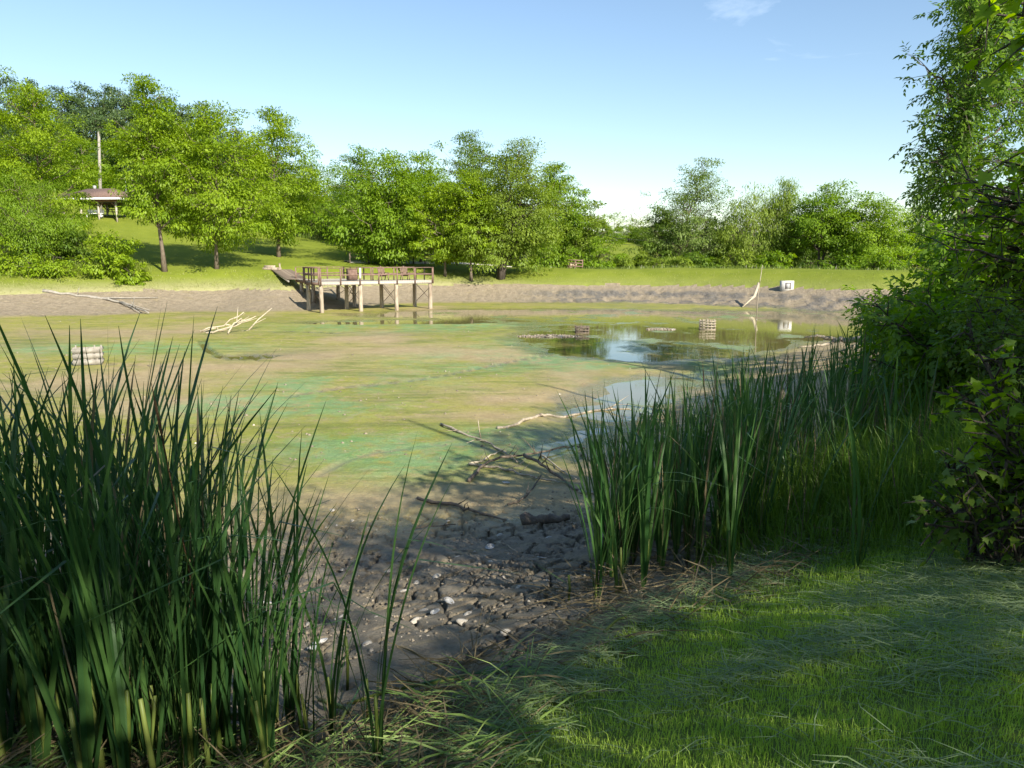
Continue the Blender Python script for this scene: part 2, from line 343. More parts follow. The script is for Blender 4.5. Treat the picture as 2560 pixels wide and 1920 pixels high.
def make_terrain():
    dep = np.radians(np.arange(36.5, 5.2, -0.105)); r1 = np.concatenate([np.arange(2.0, 4.6, .03), 3.55 / np.tan(dep)]); r1 = r1[np.concatenate([[True], np.diff(np.maximum.accumulate(r1)) > 1e-4])]
    r2 = np.arange(r1[-1] + .3, 88, 0.42); r3 = np.geomspace(89, 3000, 60); r0 = np.array([0.05, .6, 1.2, 1.7])
    R = np.concatenate([r0, r1, r2, r3])
    az = np.radians(np.concatenate([np.arange(-36.5, 36.5, 0.155), np.arange(36.5, 323.5, 3.5)]))
    nR, nA = len(R), len(az)
    rr, aa = np.meshgrid(R, az, indexing='ij'); x = (rr * np.sin(aa)).ravel(); y = (rr * np.cos(aa)).ravel()
    d = shore_dist(x, y)
    z = height(x, y, d)
    # rim wobble, so that the turf edge is ragged
    dw = d + 0.22 * (fbm(x * 1.1, y * 1.1, 41) - .5) + 0.5 * (fbm(x * .3, y * .3, 43) - .5) * sstep(20, 40, y)
    # --- cracked mud and clods
    inn = d > -0.3
    xi, yi, di = x[inn], y[inn], d[inn]
    wx = xi + 0.10 * (fbm(xi * 4, yi * 4, 51) - .5); wy = yi + 0.10 * (fbm(xi * 4, yi * 4, 53) - .5)
    nearm = 1 - sstep(9.5, 13.0, yi)
    f1, f2, idv = voro(wx + .12 * (fbm(xi * 1.5, yi * 1.5, 55) - .5), wy, 0.34, 7, .48)
    keep = sstep(0.30, 0.48, fbm(xi * 1.2, yi * 1.2, 61))
    crack = (1 - sstep(0.010, 0.038, f2 - f1)) * keep
    g1, g2, gid = voro(wx, wy, 0.11, 17)
    crack2 = (1 - sstep(0.0, 0.022, g2 - g1)) * sstep(0.5, 0.65, fbm(xi * 1.7, yi * 1.7, 65))
    dz = nearm * (-0.11 * crack - 0.05 * crack2 + 0.006 * (idv - .5) * keep)
    lump = np.clip(fbm(xi * 3.2, yi * 3.2, 71, 5) - .5, -.2, .5)
    rough = nearm * (0.10 + sstep(6.2, 8.5, yi + 1.2 * (fbm(xi * .8, yi * .8, 75) - .5)) * .34)
    dz += rough * 0.16 * lump + nearm * (.012 + .03 * sstep(6.5, 8.5, yi)) * (fbm(xi * 13, yi * 13, 73, 5) - .5)
    # trodden pits
    h1, h2, hid = voro(xi, yi, 0.55, 27); dz += nearm * np.where(hid > .8, -0.04 * (1 - sstep(.03, .08, h1)), 0)
    # far bank: cracked crust, and eroded clods on the dam face
    fb = sstep(30, 42, yi) * (1 - sstep(5.0, 6.5, di))
    dam = fb * sstep(-2, 6, xi) * sstep(0.6, 1.6, di)
    cl = fbm(xi * 1.5, yi * 1.5, 81, 5) - .5
    dz += dam * 0.40 * cl + fb * 0.10 * (fbm(xi * 2.2, yi * 2.2, 83, 5) - .5)
    e1, e2, eid = voro(xi + .3 * fbm(xi, yi, 3), yi, 0.8, 37); ck = (1 - sstep(0, .12, e2 - e1)) * sstep(.35, .55, fbm(xi * .6, yi * .6, 85))
    dz -= fb * 0.10 * ck
    pit = np.zeros(len(xi)); riv = np.zeros(len(xi))
    for pts, w, dep_ in CHAN:
        q = pline_dist(xi + .25 * (fbm(xi * 1.3, yi * 1.3, 91) - .5), yi + .25 * (fbm(xi * 1.3, yi * 1.3, 93) - .5), pts)
        k = 1 - sstep(w * .35, w, q); dz -= dep_ * k; pit = np.maximum(pit, k * (w > .2)); riv = np.maximum(riv, (1 - sstep(w * .8, w * 2.6, q)) * (w < .2))
    c = on_plane(615, 889, -1.38); q = np.hypot((xi - c[0]) / 1.5, (yi - c[1]) / 1.0); k = 1 - sstep(.55, 1.0, q + .5 * (fbm(xi * 2, yi * 2, 95) - .5))
    dz += k * (-0.08 + 0.35 * (fbm(xi * 4.5, yi * 4.5, 97) - .5)); pit = np.maximum(pit, k)
    z[inn] += dz
    # ---- attributes of the bed: what the mud carries (algae film, wet sheen, dark damp soil, dry crust)
    n = len(x); algae = np.zeros(n); teal = np.zeros(n); wet = np.zeros(n); damp = np.zeros(n); dry = np.zeros(n)
    flat = sstep(4.6, 6.8, di + 1.2 * (fbm(xi * .35, yi * .35, 101) - .5))
    a = fbm(xi * .16 + 3, yi * .13, 103, 5); a2 = fbm(xi * .5, yi * .35, 105, 4)
    bare = riv * .9
    for px, py, rx, ry in ((980, 878, 5.5, 2.6), (800, 890, 4.0, 2.2), (650, 915, 4.0, 2.0), (1500, 985, 3.0, 2.4), (1350, 1000, 2.2, 1.2), (480, 1010, 3, 1.2), (950, 1250, 3.0, 1.0), (260, 960, 4, 2), (1130, 1240, 2.6, 1.5), (780, 1330, 2, 1.8), (300, 830, 5, 2.5), (1250, 1040, 2.0, .8)):
        c = on_plane(px, py, -1.4); bare = np.maximum(bare, np.exp(-(((xi - c[0]) / rx) ** 2 + ((yi - c[1]) / ry) ** 2)))
    al = np.clip(sstep(.32, .56, a * .7 + a2 * .3 + 0.06) - 1.0 * bare * (0.55 + .8 * a2), 0, 1) * flat * sstep(10.0, 13.0, yi + 2.0 * (a2 - .5))
    tl = np.zeros(len(xi))
    for px, py, rx, ry in ((1350, 905, 4.5, 3.0), (1000, 815, 6.0, 3.5), (1200, 812, 5.0, 3.0), (700, 1010, 3, 1.6), (300, 870, 5, 2.2), (1400, 860, 4, 3), (860, 1120, 1.6, 1.2), (1750, 940, 3, 4), (900, 960, 3.0, 2), (1050, 1130, 1.6, 1.8), (1250, 1100, 1.3, 1.3), (1500, 910, 4, 3)):
        c = on_plane(px, py, -1.4); tl = np.maximum(tl, np.exp(-(((xi - c[0]) / rx) ** 2 + ((yi - c[1]) / ry) ** 2)))
    tl = np.clip(tl * 1.8 * sstep(.25, .60, fbm(xi * .4, yi * .3, 107, 5)), 0, 1)
    lowz = sstep(-1.385, -1.455, z[inn])
    wt = np.clip(lowz * .9 + 0.35 * pit, 0, 1)
    for px, py, rx, ry in ((1420, 1110, 1.9, 2.4), (1000, 1310, 1.5, .7), (1750, 990, 2.2, 3), (1250, 1110, 1.2, 1.2), (1300, 1330, 1.0, .5)):
        c = on_plane(px, py, -1.4); wt = np.maximum(wt, .9 * np.exp(-(((xi - c[0]) / rx) ** 2 + ((yi - c[1]) / ry) ** 2)) * sstep(.22, .48, fbm(xi * 1.1, yi * .9, 109)))
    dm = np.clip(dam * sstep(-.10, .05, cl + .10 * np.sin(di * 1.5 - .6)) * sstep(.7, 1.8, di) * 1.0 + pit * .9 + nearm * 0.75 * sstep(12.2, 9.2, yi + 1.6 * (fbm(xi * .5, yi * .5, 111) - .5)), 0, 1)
    dr = sstep(30, 40, yi) * (1 - flat)
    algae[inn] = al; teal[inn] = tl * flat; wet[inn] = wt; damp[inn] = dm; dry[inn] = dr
    V = np.stack([x, y, z], 1)
    i = np.arange(nR - 1)[:, None] * nA; j = np.arange(nA)[None]; k = (j + 1) % nA
    Q = np.stack([i + j, i + k, i + nA + k, i + nA + j], -1).reshape(-1, 4)
    Q = np.concatenate([Q]); inside = dw[Q].mean(1) > 0
    def sub(name, Qs, m, attrs):
        u, inv = np.unique(Qs, return_inverse=True); b = MB(); b.add(V[u], inv.reshape(-1, 4)[:, ::-1])
        me = b.mesh(name, m, True)
        for nm, arr in attrs.items():
            t = me.attributes.new(nm, 'FLOAT', 'POINT'); t.data.foreach_set('value', arr[u].astype(np.float32))
        return link(name, me)
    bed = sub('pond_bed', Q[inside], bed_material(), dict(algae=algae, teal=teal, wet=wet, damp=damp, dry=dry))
    tag(bed, 'drained pond bed of cracked mud and green algae film', 'pond bed', kind='structure')
    # far meadow keeps its own, longer turf
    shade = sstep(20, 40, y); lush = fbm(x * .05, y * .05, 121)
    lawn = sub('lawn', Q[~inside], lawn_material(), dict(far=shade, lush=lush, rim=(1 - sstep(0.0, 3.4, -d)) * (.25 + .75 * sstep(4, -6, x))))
    tag(lawn, 'mown grass lawn around the pond rising to the wooded hill', 'lawn', kind='structure')

def attr(n, name):
    a = n.new('ShaderNodeAttribute'); a.attribute_name = name; return a.outputs['Fac']
def mixc(n, l, f, a, b):
    m = n.new('ShaderNodeMix'); m.data_type = 'RGBA'
    for s, v in (('Factor', f), ('A', a), ('B', b)):
        if isinstance(v, (int, float)): m.inputs[s].default_value = v
        elif isinstance(v, tuple): m.inputs[s].default_value = (*v, 1)
        else: l.new(v, m.inputs[s])
    return m.outputs['Result']
def noise(n, l, vec, scale, detail=5, rough=.55, ramp=(0.3, 0.7)):
    z = n.new('ShaderNodeTexNoise'); z.inputs['Scale'].default_value = scale; z.inputs['Detail'].default_value = detail; z.inputs['Roughness'].default_value = rough
    l.new(vec, z.inputs['Vector']); r = n.new('ShaderNodeMapRange'); r.inputs[1].default_value = ramp[0]; r.inputs[2].default_value = ramp[1]
    l.new(z.outputs['Fac'], r.inputs[0]); return r.outputs[0]
def math_(n, l, op, a, b):
    m = n.new('ShaderNodeMath'); m.operation = op; m.use_clamp = True
    for i, v in enumerate((a, b)):
        if isinstance(v, (int, float)): m.inputs[i].default_value = v
        else: l.new(v, m.inputs[i])
    return m.outputs[0]
def bed_material():
    m = bpy.data.materials.new('mud'); m.use_nodes = True; n = m.node_tree.nodes; l = m.node_tree.links; b = n['Principled BSDF']
    t = n.new('ShaderNodeTexCoord').outputs['Object']
    mud = mixc(n, l, noise(n, l, t, 1.4, 6), (0.320, 0.238, 0.112), (0.420, 0.325, 0.175))
    crust = mixc(n, l, noise(n, l, t, 2.6, 8, .7), (0.25, 0.198, 0.130), (0.40, 0.325, 0.225))
    c = mixc(n, l, attr(n, 'dry'), mud, crust)
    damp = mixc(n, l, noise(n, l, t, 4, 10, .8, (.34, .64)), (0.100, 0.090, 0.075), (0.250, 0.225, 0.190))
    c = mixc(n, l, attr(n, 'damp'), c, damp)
    ol = mixc(n, l, noise(n, l, t, .55, 6), (0.225, 0.240, 0.016), (0.310, 0.290, 0.048))
    af = math_(n, l, 'MULTIPLY', attr(n, 'algae'), noise(n, l, t, 2.6, 10, .78, (.36, .50)))
    c = mixc(n, l, af, c, ol)
    tl = mixc(n, l, noise(n, l, t, 1.1, 6), (0.120, 0.260, 0.070), (0.205, 0.345, 0.150))
    tf = math_(n, l, 'MULTIPLY', attr(n, 'teal'), noise(n, l, t, 1.7, 10, .75, (.38, .54)))
    c = mixc(n, l, math_(n, l, 'MULTIPLY', tf, .85), c, tl)
    mps = n.new('ShaderNodeMapping'); mps.inputs['Scale'].default_value = (.35, 1.3, 1); mps.inputs['Rotation'].default_value = (0, 0, .12); l.new(t, mps.inputs[0])
    fl = n.new('ShaderNodeMapRange'); fl.inputs[1].default_value = .0; fl.inputs[2].default_value = .5; l.new(attr(n, 'algae'), fl.inputs[0])
    c = mixc(n, l, math_(n, l, 'MULTIPLY', math_(n, l, 'MULTIPLY', noise(n, l, mps.outputs[0], 1.0, 7, .7, (.50, .62)), .7), fl.outputs[0]), c, (0.130, 0.165, 0.018))
    c = mixc(n, l, math_(n, l, 'MULTIPLY', noise(n, l, mps.outputs[0], 1.9, 7, .7, (.54, .66)), .55), c, (0.34, 0.275, 0.140))
    gr = n.new('ShaderNodeHueSaturation'); l.new(c, gr.inputs['Color']); mr = n.new('ShaderNodeMapRange'); mr.inputs[3].default_value = .62; mr.inputs[4].default_value = 1.25; l.new(noise(n, l, t, 7.5, 9, .8, (.25, .75)), mr.inputs[0]); l.new(mr.outputs[0], gr.inputs['Value']); c = gr.outputs[0]
    # small pebbles and shell grit
    sp = noise(n, l, t, 26, 2, .5, (.70, .76))
    c = mixc(n, l, math_(n, l, 'MULTIPLY', sp, .45), c, (0.5, 0.45, 0.36))
    sd = noise(n, l, t, 17, 3, .5, (.68, .74))
    c = mixc(n, l, math_(n, l, 'MULTIPLY', sd, .5), c, (0.10, 0.08, 0.05))
    wet = attr(n, 'wet')
    c = mixc(n, l, math_(n, l, 'MULTIPLY', wet, .45), c, (0.08, 0.085, 0.05))
    l.new(c, b.inputs['Base Color'])
    r = n.new('ShaderNodeMapRange'); r.inputs[3].default_value = 0.85; r.inputs[4].default_value = 0.16; l.new(math_(n, l, 'MULTIPLY', wet, noise(n, l, t, 3, 6, .7, (.2, .5))), r.inputs[0])
    l.new(r.outputs[0], b.inputs['Roughness'])
    nb = n.new('ShaderNodeTexNoise'); nb.inputs['Scale'].default_value = 14; nb.inputs['Detail'].default_value = 8; nb.inputs['Roughness'].default_value = .7; l.new(t, nb.inputs['Vector'])
    bp = n.new('ShaderNodeBump'); bp.inputs['Strength'].default_value = .8; bp.inputs['Distance'].default_value = .05
    l.new(nb.outputs['Fac'], bp.inputs['Height'])
    nb3 = n.new('ShaderNodeTexNoise'); nb3.inputs['Scale'].default_value = 7.5; nb3.inputs['Detail'].default_value = 10; nb3.inputs['Roughness'].default_value = .78; l.new(t, nb3.inputs['Vector'])
    bp3 = n.new('ShaderNodeBump'); bp3.inputs['Distance'].default_value = .06; l.new(attr(n, 'damp'), bp3.inputs['Strength']); l.new(nb3.outputs['Fac'], bp3.inputs['Height']); l.new(bp.outputs[0], bp3.inputs['Normal'])
    nb2 = n.new('ShaderNodeTexNoise'); nb2.inputs['Scale'].default_value = 2.6; nb2.inputs['Detail'].default_value = 9; nb2.inputs['Roughness'].default_value = .75; l.new(t, nb2.inputs['Vector'])
    bp2 = n.new('ShaderNodeBump'); bp2.inputs['Distance'].default_value = .28; l.new(attr(n, 'dry'), bp2.inputs['Strength']); l.new(nb2.outputs['Fac'], bp2.inputs['Height'])
    l.new(bp3.outputs[0], bp2.inputs['Normal']); l.new(bp2.outputs[0], b.inputs['Normal'])
    return m
def lawn_material():
    m = bpy.data.materials.new('turf'); m.use_nodes = True; n = m.node_tree.nodes; l = m.node_tree.links; b = n['Principled BSDF']
    t = n.new('ShaderNodeTexCoord').outputs['Object']
    g = mixc(n, l, noise(n, l, t, .35, 8, .65), (0.150, 0.190, 0.016), (0.235, 0.270, 0.032))
    g = mixc(n, l, math_(n, l, 'MULTIPLY', noise(n, l, t, 9, 8, .8, (.35, .75)), .55), g, (0.085, 0.125, 0.012))
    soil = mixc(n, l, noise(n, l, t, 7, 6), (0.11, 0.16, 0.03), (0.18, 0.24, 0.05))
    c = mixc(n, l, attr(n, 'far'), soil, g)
    rimf = math_(n, l, 'MULTIPLY', math_(n, l, 'MULTIPLY', attr(n, 'rim'), attr(n, 'far')), noise(n, l, t, 1.3, 6, .7, (.15, .5)))
    c = mixc(n, l, rimf, c, (0.34, 0.325, 0.15))
    l.new(c, b.inputs['Base Color']); b.inputs['Roughness'].default_value = .9; b.inputs['Specular IOR Level'].default_value = .15
    nb = n.new('ShaderNodeTexNoise'); nb.inputs['Scale'].default_value = 7; nb.inputs['Detail'].default_value = 8; nb.inputs['Roughness'].default_value = .8; l.new(t, nb.inputs['Vector'])
    bp = n.new('ShaderNodeBump'); bp.inputs['Strength'].default_value = .7; bp.inputs['Distance'].default_value = .12
    l.new(nb.outputs['Fac'], bp.inputs['Height']); l.new(bp.outputs[0], b.inputs['Normal'])
    return m
make_terrain()

def make_water():
    m = bpy.data.materials.new('murky_water'); m.use_nodes = True; n = m.node_tree.nodes; l = m.node_tree.links; b = n['Principled BSDF']
    t = n.new('ShaderNodeTexCoord').outputs['Object']
    scum = math_(n, l, 'MULTIPLY', noise(n, l, t, .42, 7, .62, (.54, .64)), noise(n, l, t, 2.6, 6, .7, (.25, .55)))
    mpn = n.new('ShaderNodeMapping'); mpn.inputs['Scale'].default_value = (1, 2.2, 1); l.new(t, mpn.inputs[0])
    base = mixc(n, l, noise(n, l, mpn.outputs[0], .16, 4), (0.135, 0.125, 0.038), (0.185, 0.150, 0.070))
    c = mixc(n, l, math_(n, l, 'MULTIPLY', scum, .75), base, (0.19, 0.28, 0.10)); l.new(c, b.inputs['Base Color'])
    r = n.new('ShaderNodeMapRange'); r.inputs[3].default_value = .03; r.inputs[4].default_value = .5; l.new(scum, r.inputs[0]); l.new(r.outputs[0], b.inputs['Roughness'])
    b.inputs['IOR'].default_value = 1.33
    nb = n.new('ShaderNodeTexNoise'); nb.inputs['Scale'].default_value = 2.2; nb.inputs['Detail'].default_value = 4; l.new(mpn.outputs[0], nb.inputs['Vector'])
    bp = n.new('ShaderNodeBump'); bp.inputs['Strength'].default_value = .05; bp.inputs['Distance'].default_value = .02; l.new(nb.outputs['Fac'], bp.inputs['Height']); l.new(bp.outputs[0], b.inputs['Normal'])
    gx = np.linspace(-20, 33, 60); gy = np.linspace(12, 66, 60); X, Y = np.meshgrid(gx, gy)
    i = np.arange(59)[:, None] * 60 + np.arange(59)[None]; Q = np.stack([i, i + 1, i + 61, i + 60], -1).reshape(-1, 4)
    xc = X.ravel()[Q].mean(1); yc = Y.ravel()[Q].mean(1); Q = Q[(shore_dist(xc, yc) > 1.0)]
    b_ = MB(); b_.add(np.stack([X.ravel(), Y.ravel(), np.full(X.size, POOLZ)], 1), Q)
    tag(b_.build('water', m), 'shallow murky green water left in the pond', 'water', kind='structure')
make_water()

# ----------------------------------------------------------------------------
# foliage builders
# ----------------------------------------------------------------------------
LEAF_D = (np.array([[0, 0, 0], [.42, .5, .10], [1, 0, -.06], [.42, -.5, .10]]), [np.array([[0, 3, 2, 1]])])
_lv = np.array([[0,0,0],[.18,.34,.05],[.5,.5,.08],[.8,.26,.02],[1,0,-.08],[.8,-.26,.02],[.5,-.5,.08],[.18,-.34,.05],[.5,0,0]])
LEAF_O = (_lv, [np.array([[0,8,2,1],[8,4,3,2],[0,7,6,8],[8,6,5,4]])])
_mv = np.array([[0,0,0],[.10,.28,.03],[.02,.50,.0],[.34,.40,.05],[.42,.62,-.02],[.60,.26,.05],[1,0,-.10],[.60,-.26,.05],[.42,-.62,-.02],[.34,-.40,.05],[.02,-.50,0],[.10,-.28,.03],[.4,0,.0]])
LEAF_M = (_mv, [np.array([[0,12,3,1],[12,6,5,3],[0,11,9,12],[12,9,7,6]]), np.array([[1,3,2],[3,5,4],[11,10,9],[9,8,7]])])
def stamp(mb, T, P, tip, nor, size, aspect=0.5, rnd=None):
    """copy a leaf outline to every point P, along tip, facing nor"""
    tv, tf = T; n = len(P)
    if n == 0: return
    tip = nrm(tip); nor = nrm(nor - (nor * tip).sum(1, keepdims=True) * tip); sd = np.cross(nor, tip)
    size = np.broadcast_to(np.asarray(size, float), (n,)); k = len(tv)
    V = P[:, None] + size[:, None, None] * (tv[None, :, 0:1] * tip[:, None] + aspect * tv[None, :, 1:2] * sd[:, None] + tv[None, :, 2:3] * nor[:, None])
    off = (np.arange(n) * k)[:, None, None]
    mb.add(V.reshape(-1, 3), *[(f[None] + off).reshape(-1, f.shape[1]) for f in tf], rnd=None if rnd is None else np.repeat(rnd, k))
def blades(mb, P, lean, h, w, bend, rg, rnd=None, seg=2):
    """grass blades: base P, horizontal lean direction, height, width"""
    n = len(P); lean = nrm(lean); sd = np.stack([-lean[:, 1], lean[:, 0], np.zeros(n)], 1)
    a = rg.uniform(-1.2, 1.2, n); sd = sd * np.cos(a)[:, None] + lean * np.sin(a)[:, None]
    h = np.broadcast_to(h, (n,))[:, None]; w = np.broadcast_to(w, (n,))[:, None]; bend = np.broadcast_to(bend, (n,))[:, None]
    up = np.array([[0, 0, 1.0]])
    m1 = P + up * h * .55 * (1 - .15 * bend) + lean * h * .22 * bend; tp = P + up * h * np.clip(1 - .45 * bend, .05, 1) + lean * h * .75 * bend
    V = np.stack([P - sd * w, P + sd * w, m1 + sd * w * .8, m1 - sd * w * .8, tp], 1)
    o = (np.arange(n) * 5)[:, None]
    mb.add(V.reshape(-1, 3), np.array([[0, 1, 2, 3]]) + o, np.array([[3, 2, 4]]) + o, rnd=None if rnd is None else np.repeat(rnd, 5))
def unit(rg, n):
    v = rg.normal(size=(n, 3)); return nrm(v)

def wobble_path(a, b, rg, amp, n=6, sag=0.0):
    t = np.linspace(0, 1, n)[:, None]; P = a + (b - a) * t
    w = rg.normal(size=(n, 3)) * amp * np.sin(PI * t) ; P = P + w; P[:, 2] += (-sag * np.sin(PI * t))[:, 0]
    return P

def crown_mesh(H, clear, prof, seed, ncl, nl, leaf, cs, lean=(0, 0), flat=.42, droop=.42, aspect=.45, trunk_r=.2, stems=1, spread=0., bare=0., lump=.28, template=LEAF_D, inner=.35):
    """returns (trunk builder, crown builder) of a tree standing at its own origin"""
    rg = np.random.default_rng(seed); tr = MB(); cw = MB()
    tt = np.array([p[0] for p in prof]); rr = np.array([p[1] for p in prof])
    tops = []
    for s in range(stems):
        an = rg.uniform(0, 2 * PI) if stems == 1 else s * 2 * PI / stems + .4
        off = np.array([math.cos(an), math.sin(an)]) * (spread if stems > 1 else 0)
        n = 9; t = np.linspace(0, 1, n); path = np.stack([lean[0] * t ** 1.5 + off[0] * (.12 + t), lean[1] * t ** 1.5 + off[1] * (.12 + t), t * H * .93 - .15], 1)
        path[1:, :2] += np.cumsum(rg.normal(size=(n - 1, 2)) * .002 * H, 0)
        rad = trunk_r * (1 - .93 * t ** .8) * (.45 * np.exp(-t * 18) + 1) / (1 if stems == 1 else stems ** .4)
        tr.tube(path, rad, 8); tops.append(path)
    # limbs, each carrying clumps of foliage toward its end
    per = 7; K = max(8, int(ncl * 1.3) // per); tg = np.linspace(0, 1, 200); cd = np.cumsum((np.interp(tg, tt, rr) / rr.max()) ** 1.1 + .18); cd /= cd[-1]
    tl = np.interp((np.arange(K) + rg.random(K)) / K, cd, tg); r0 = np.interp(tl, tt, rr); azl = np.arange(K) * 2.39996 + rg.normal(size=K) * .45
    r0 = r0 * (1 + lump * 2 * (rg.random(K) - .5)); zl_ = clear + (H - clear) * tl
    tipx = np.stack([lean[0] * (zl_ / H) ** 1.5 + r0 * np.cos(azl), lean[1] * (zl_ / H) ** 1.5 + r0 * np.sin(azl), zl_], 1)
    C = []; sz = []
    for i in range(K):
        p = tops[i % len(tops)]; b = tipx[i]; zb = max(clear * .8, b[2] - (.35 + .5 * rg.random()) * r0[i] - .4); f = np.clip(zb / (H * .93), .02, .98)
        a = np.array([np.interp(f, np.linspace(0, 1, len(p)), p[:, j]) for j in range(3)]); L = np.linalg.norm(b - a)
        P = wobble_path(a, b, rg, .05 * L, 7, .10 * L * rg.uniform(-.4, 1)); P[1:-1, 2] += .10 * L * np.sin(PI * np.linspace(0, 1, 7)[1:-1])
        tr.tube(P, np.linspace(trunk_r * .42 * (1 - .6 * f) + .014, .012, 7), 5, False)
        for k_ in range(per):
            q = rg.uniform(inner, 1.06) if k_ else 1.0; c = np.array([np.interp(q, np.linspace(0, 1, 7), P[:, j]) for j in range(3)]) + rg.normal(size=3) * np.array([1, 1, .75]) * (.10 * L + .16 * rr.max()) * (.5 + .5 * q)
            C.append(c); sz.append(cs * rg.uniform(.55, 1.25) * (1.15 - .35 * q))
            if k_ % 2: tr.tube(wobble_path(P[2 + k_ % 4], c, rg, .04 * L, 4), np.linspace(.03, .01, 4), 3, False)
    C = np.array(C); sz = np.array(sz); k = len(C)
    nn = np.maximum((nl * (sz / sz.mean()) ** 1.6).astype(int), 5)
    if bare: nn = np.where(rg.random(k) < bare, 0, nn)
    ci = np.repeat(np.arange(k), nn); n = len(ci)
    dv = unit(rg, n); rd = rg.random(n) ** .45
    loc = dv * rd[:, None] * sz[ci][:, None] * np.array([1, 1, flat]); loc[:, 2] -= .12 * sz[ci] * rd ** 2
    # ragged clump: a few sub-sprays push out
    loc *= (1 + .45 * (vnoise(dv[:, 0] * 2.2 + ci * 3.1, dv[:, 1] * 2.2 + dv[:, 2] * 1.7, seed + 3) - .4))[:, None]
    P = C[ci] + loc
    out = nrm(P - np.array([lean[0] * .5, lean[1] * .5, clear + (H - clear) * .35])[None])
    nor = dv * .55 + out * .45 + np.array([0, 0, .75]) + rg.normal(size=(n, 3)) * .28
    tip = out * .8 + dv * .5 + rg.normal(size=(n, 3)) * .6; tip[:, 2] -= droop * 2
    tone = np.clip(.5 + .32 * rg.normal(size=k), 0, 1)[ci] * .55 + rg.random(n) * .45
    stamp(cw, template, P, tip, nor, leaf * rg.uniform(.55, 1.35, n) * rg.uniform(.75, 1.25, k)[ci], aspect, tone)
    return tr, cw
def plant_tree(name, label, cat, base, leaf_m, bark='bark', group=None, rz=0., part='trunk', **kw):
    tr, cw = crown_mesh(**kw)
    t = thing(name, label, cat, base, rz, group)
    tr.build(part, M[bark], t, True); cw.build('crown', M[leaf_m], t)
    return t

def tree_px(name, label, pxb, pyb, Y, top, left, right, leaf_m, seed, clearpy=None, shape='oval', group=None, pxtop=None, bark='bark', **kw):
    """tree set out from its trunk foot, its distance and the extent of its crown"""
    b = at_y(pxb, pyb, Y); zt = at_y(pxb, top, Y)[2]; b[2] = gz(b[0], b[1]); H = zt - b[2]
    R = (right - left) / 2 / F * Y * 1.0; cl = (at_y(pxb, clearpy, Y)[2] - b[2]) if clearpy else H * .18
    pr = {'oval': [(0, .45), (.12, .8), (.35, 1), (.6, .88), (.82, .55), (1, .1)],
          'broad': [(0, .6), (.2, 1), (.5, 1), (.75, .75), (.92, .4), (1, .12)],
          'cone': [(0, .7), (.15, 1), (.4, .85), (.7, .5), (1, .06)],
          'tall': [(0, .75), (.2, 1), (.5, .92), (.75, .72), (.92, .42), (1, .1)],
          'vase': [(0, .35), (.25, .7), (.55, .95), (.75, 1), (.92, .6), (1, .15)]}[shape]
    lx = ((left + right) / 2 - pxb) / F * Y
    lt = lx if pxtop is None else (pxtop - pxb) / F * Y
    a = dict(H=H, clear=cl, prof=[(t, max(r * R * .90, .15)) for t, r in pr], seed=seed, ncl=130, nl=145, leaf=.225, cs=R * .33, lean=(lt, 0.), trunk_r=H * .0125)
    a.update(kw)
    if Y > 84: a['nl'] = int(a['nl'] * .62); a['leaf'] *= 1.22
    else: a['nl'] = int(a['nl'] * .86); a['leaf'] *= 1.06
    return plant_tree(name, label, 'tree', b, leaf_m, bark, group, **a)

# ----------------------------------------------------------------------------
# trees around the pond
# ----------------------------------------------------------------------------
# left lawn
tree_px('lawn_tree', 'tall yellow-green tree at the left edge, its top highest beside the wooded hill', 110, 620, 74, 185, 10, 225, 'leaf_yellow', 11, 600, 'tall', ncl=170, nl=159)
tree_px('lawn_tree', 'yellow-green tree cut off by the left border above the thicket', -45, 650, 70, 205, -170, 70, 'leaf_yellow', 12, 590, 'tall', ncl=140)
tree_px('lawn_tree', 'fine-leaved drooping light green tree over the thicket at the far left shore', 70, 660, 64, 430, -60, 185, 'leaf_mid', 13, 620, 'broad', ncl=150, nl=170, leaf=0.17, droop=.7, aspect=.3)
tree_px('lawn_tree', 'slim yellow-green lawn tree with bare straight trunk, just right of the pavilion', 412, 682, 66, 205, 322, 520, 'leaf_yellow', 14, 545, 'oval', pxtop=402, ncl=170, nl=132)
tree_px('lawn_tree', 'spreading yellow-green lawn tree with low right-hand boughs, second trunk right of the pavilion', 542, 676, 68, 272, 440, 690, 'leaf_yellow', 15, 580, 'broad', pxtop=566, ncl=190, nl=136)
tree_px('lawn_tree', 'yellow-green tree on the slope behind the wooden pier\'s left end', 697, 642, 80, 275, 590, 775, 'leaf_yellow', 16, 570, 'tall', pxtop=690, ncl=170, nl=136)
tree_px('lawn_tree', 'green tree filling the gap between the two front lawn trees', 480, 600, 92, 300, 420, 560, 'leaf_mid', 17, 560, 'tall')
tree_px('slope_tree', 'rounded mid-green tree at the wood edge behind the slope', 790, 600, 108, 395, 715, 860, 'leaf_mid', 18, 590, 'broad')
tree_px('slope_tree', 'light green bushy tree at the top of the mown slope', 800, 590, 112, 480, 745, 850, 'leaf_yellow', 19, 590, 'broad', ncl=90, leaf=0.22)
tree_px('slope_tree', 'light green young tree between the lawn trees and the top of the slope', 690, 590, 116, 430, 640, 745, 'leaf_yellow', 20, 590, 'tall', ncl=90)
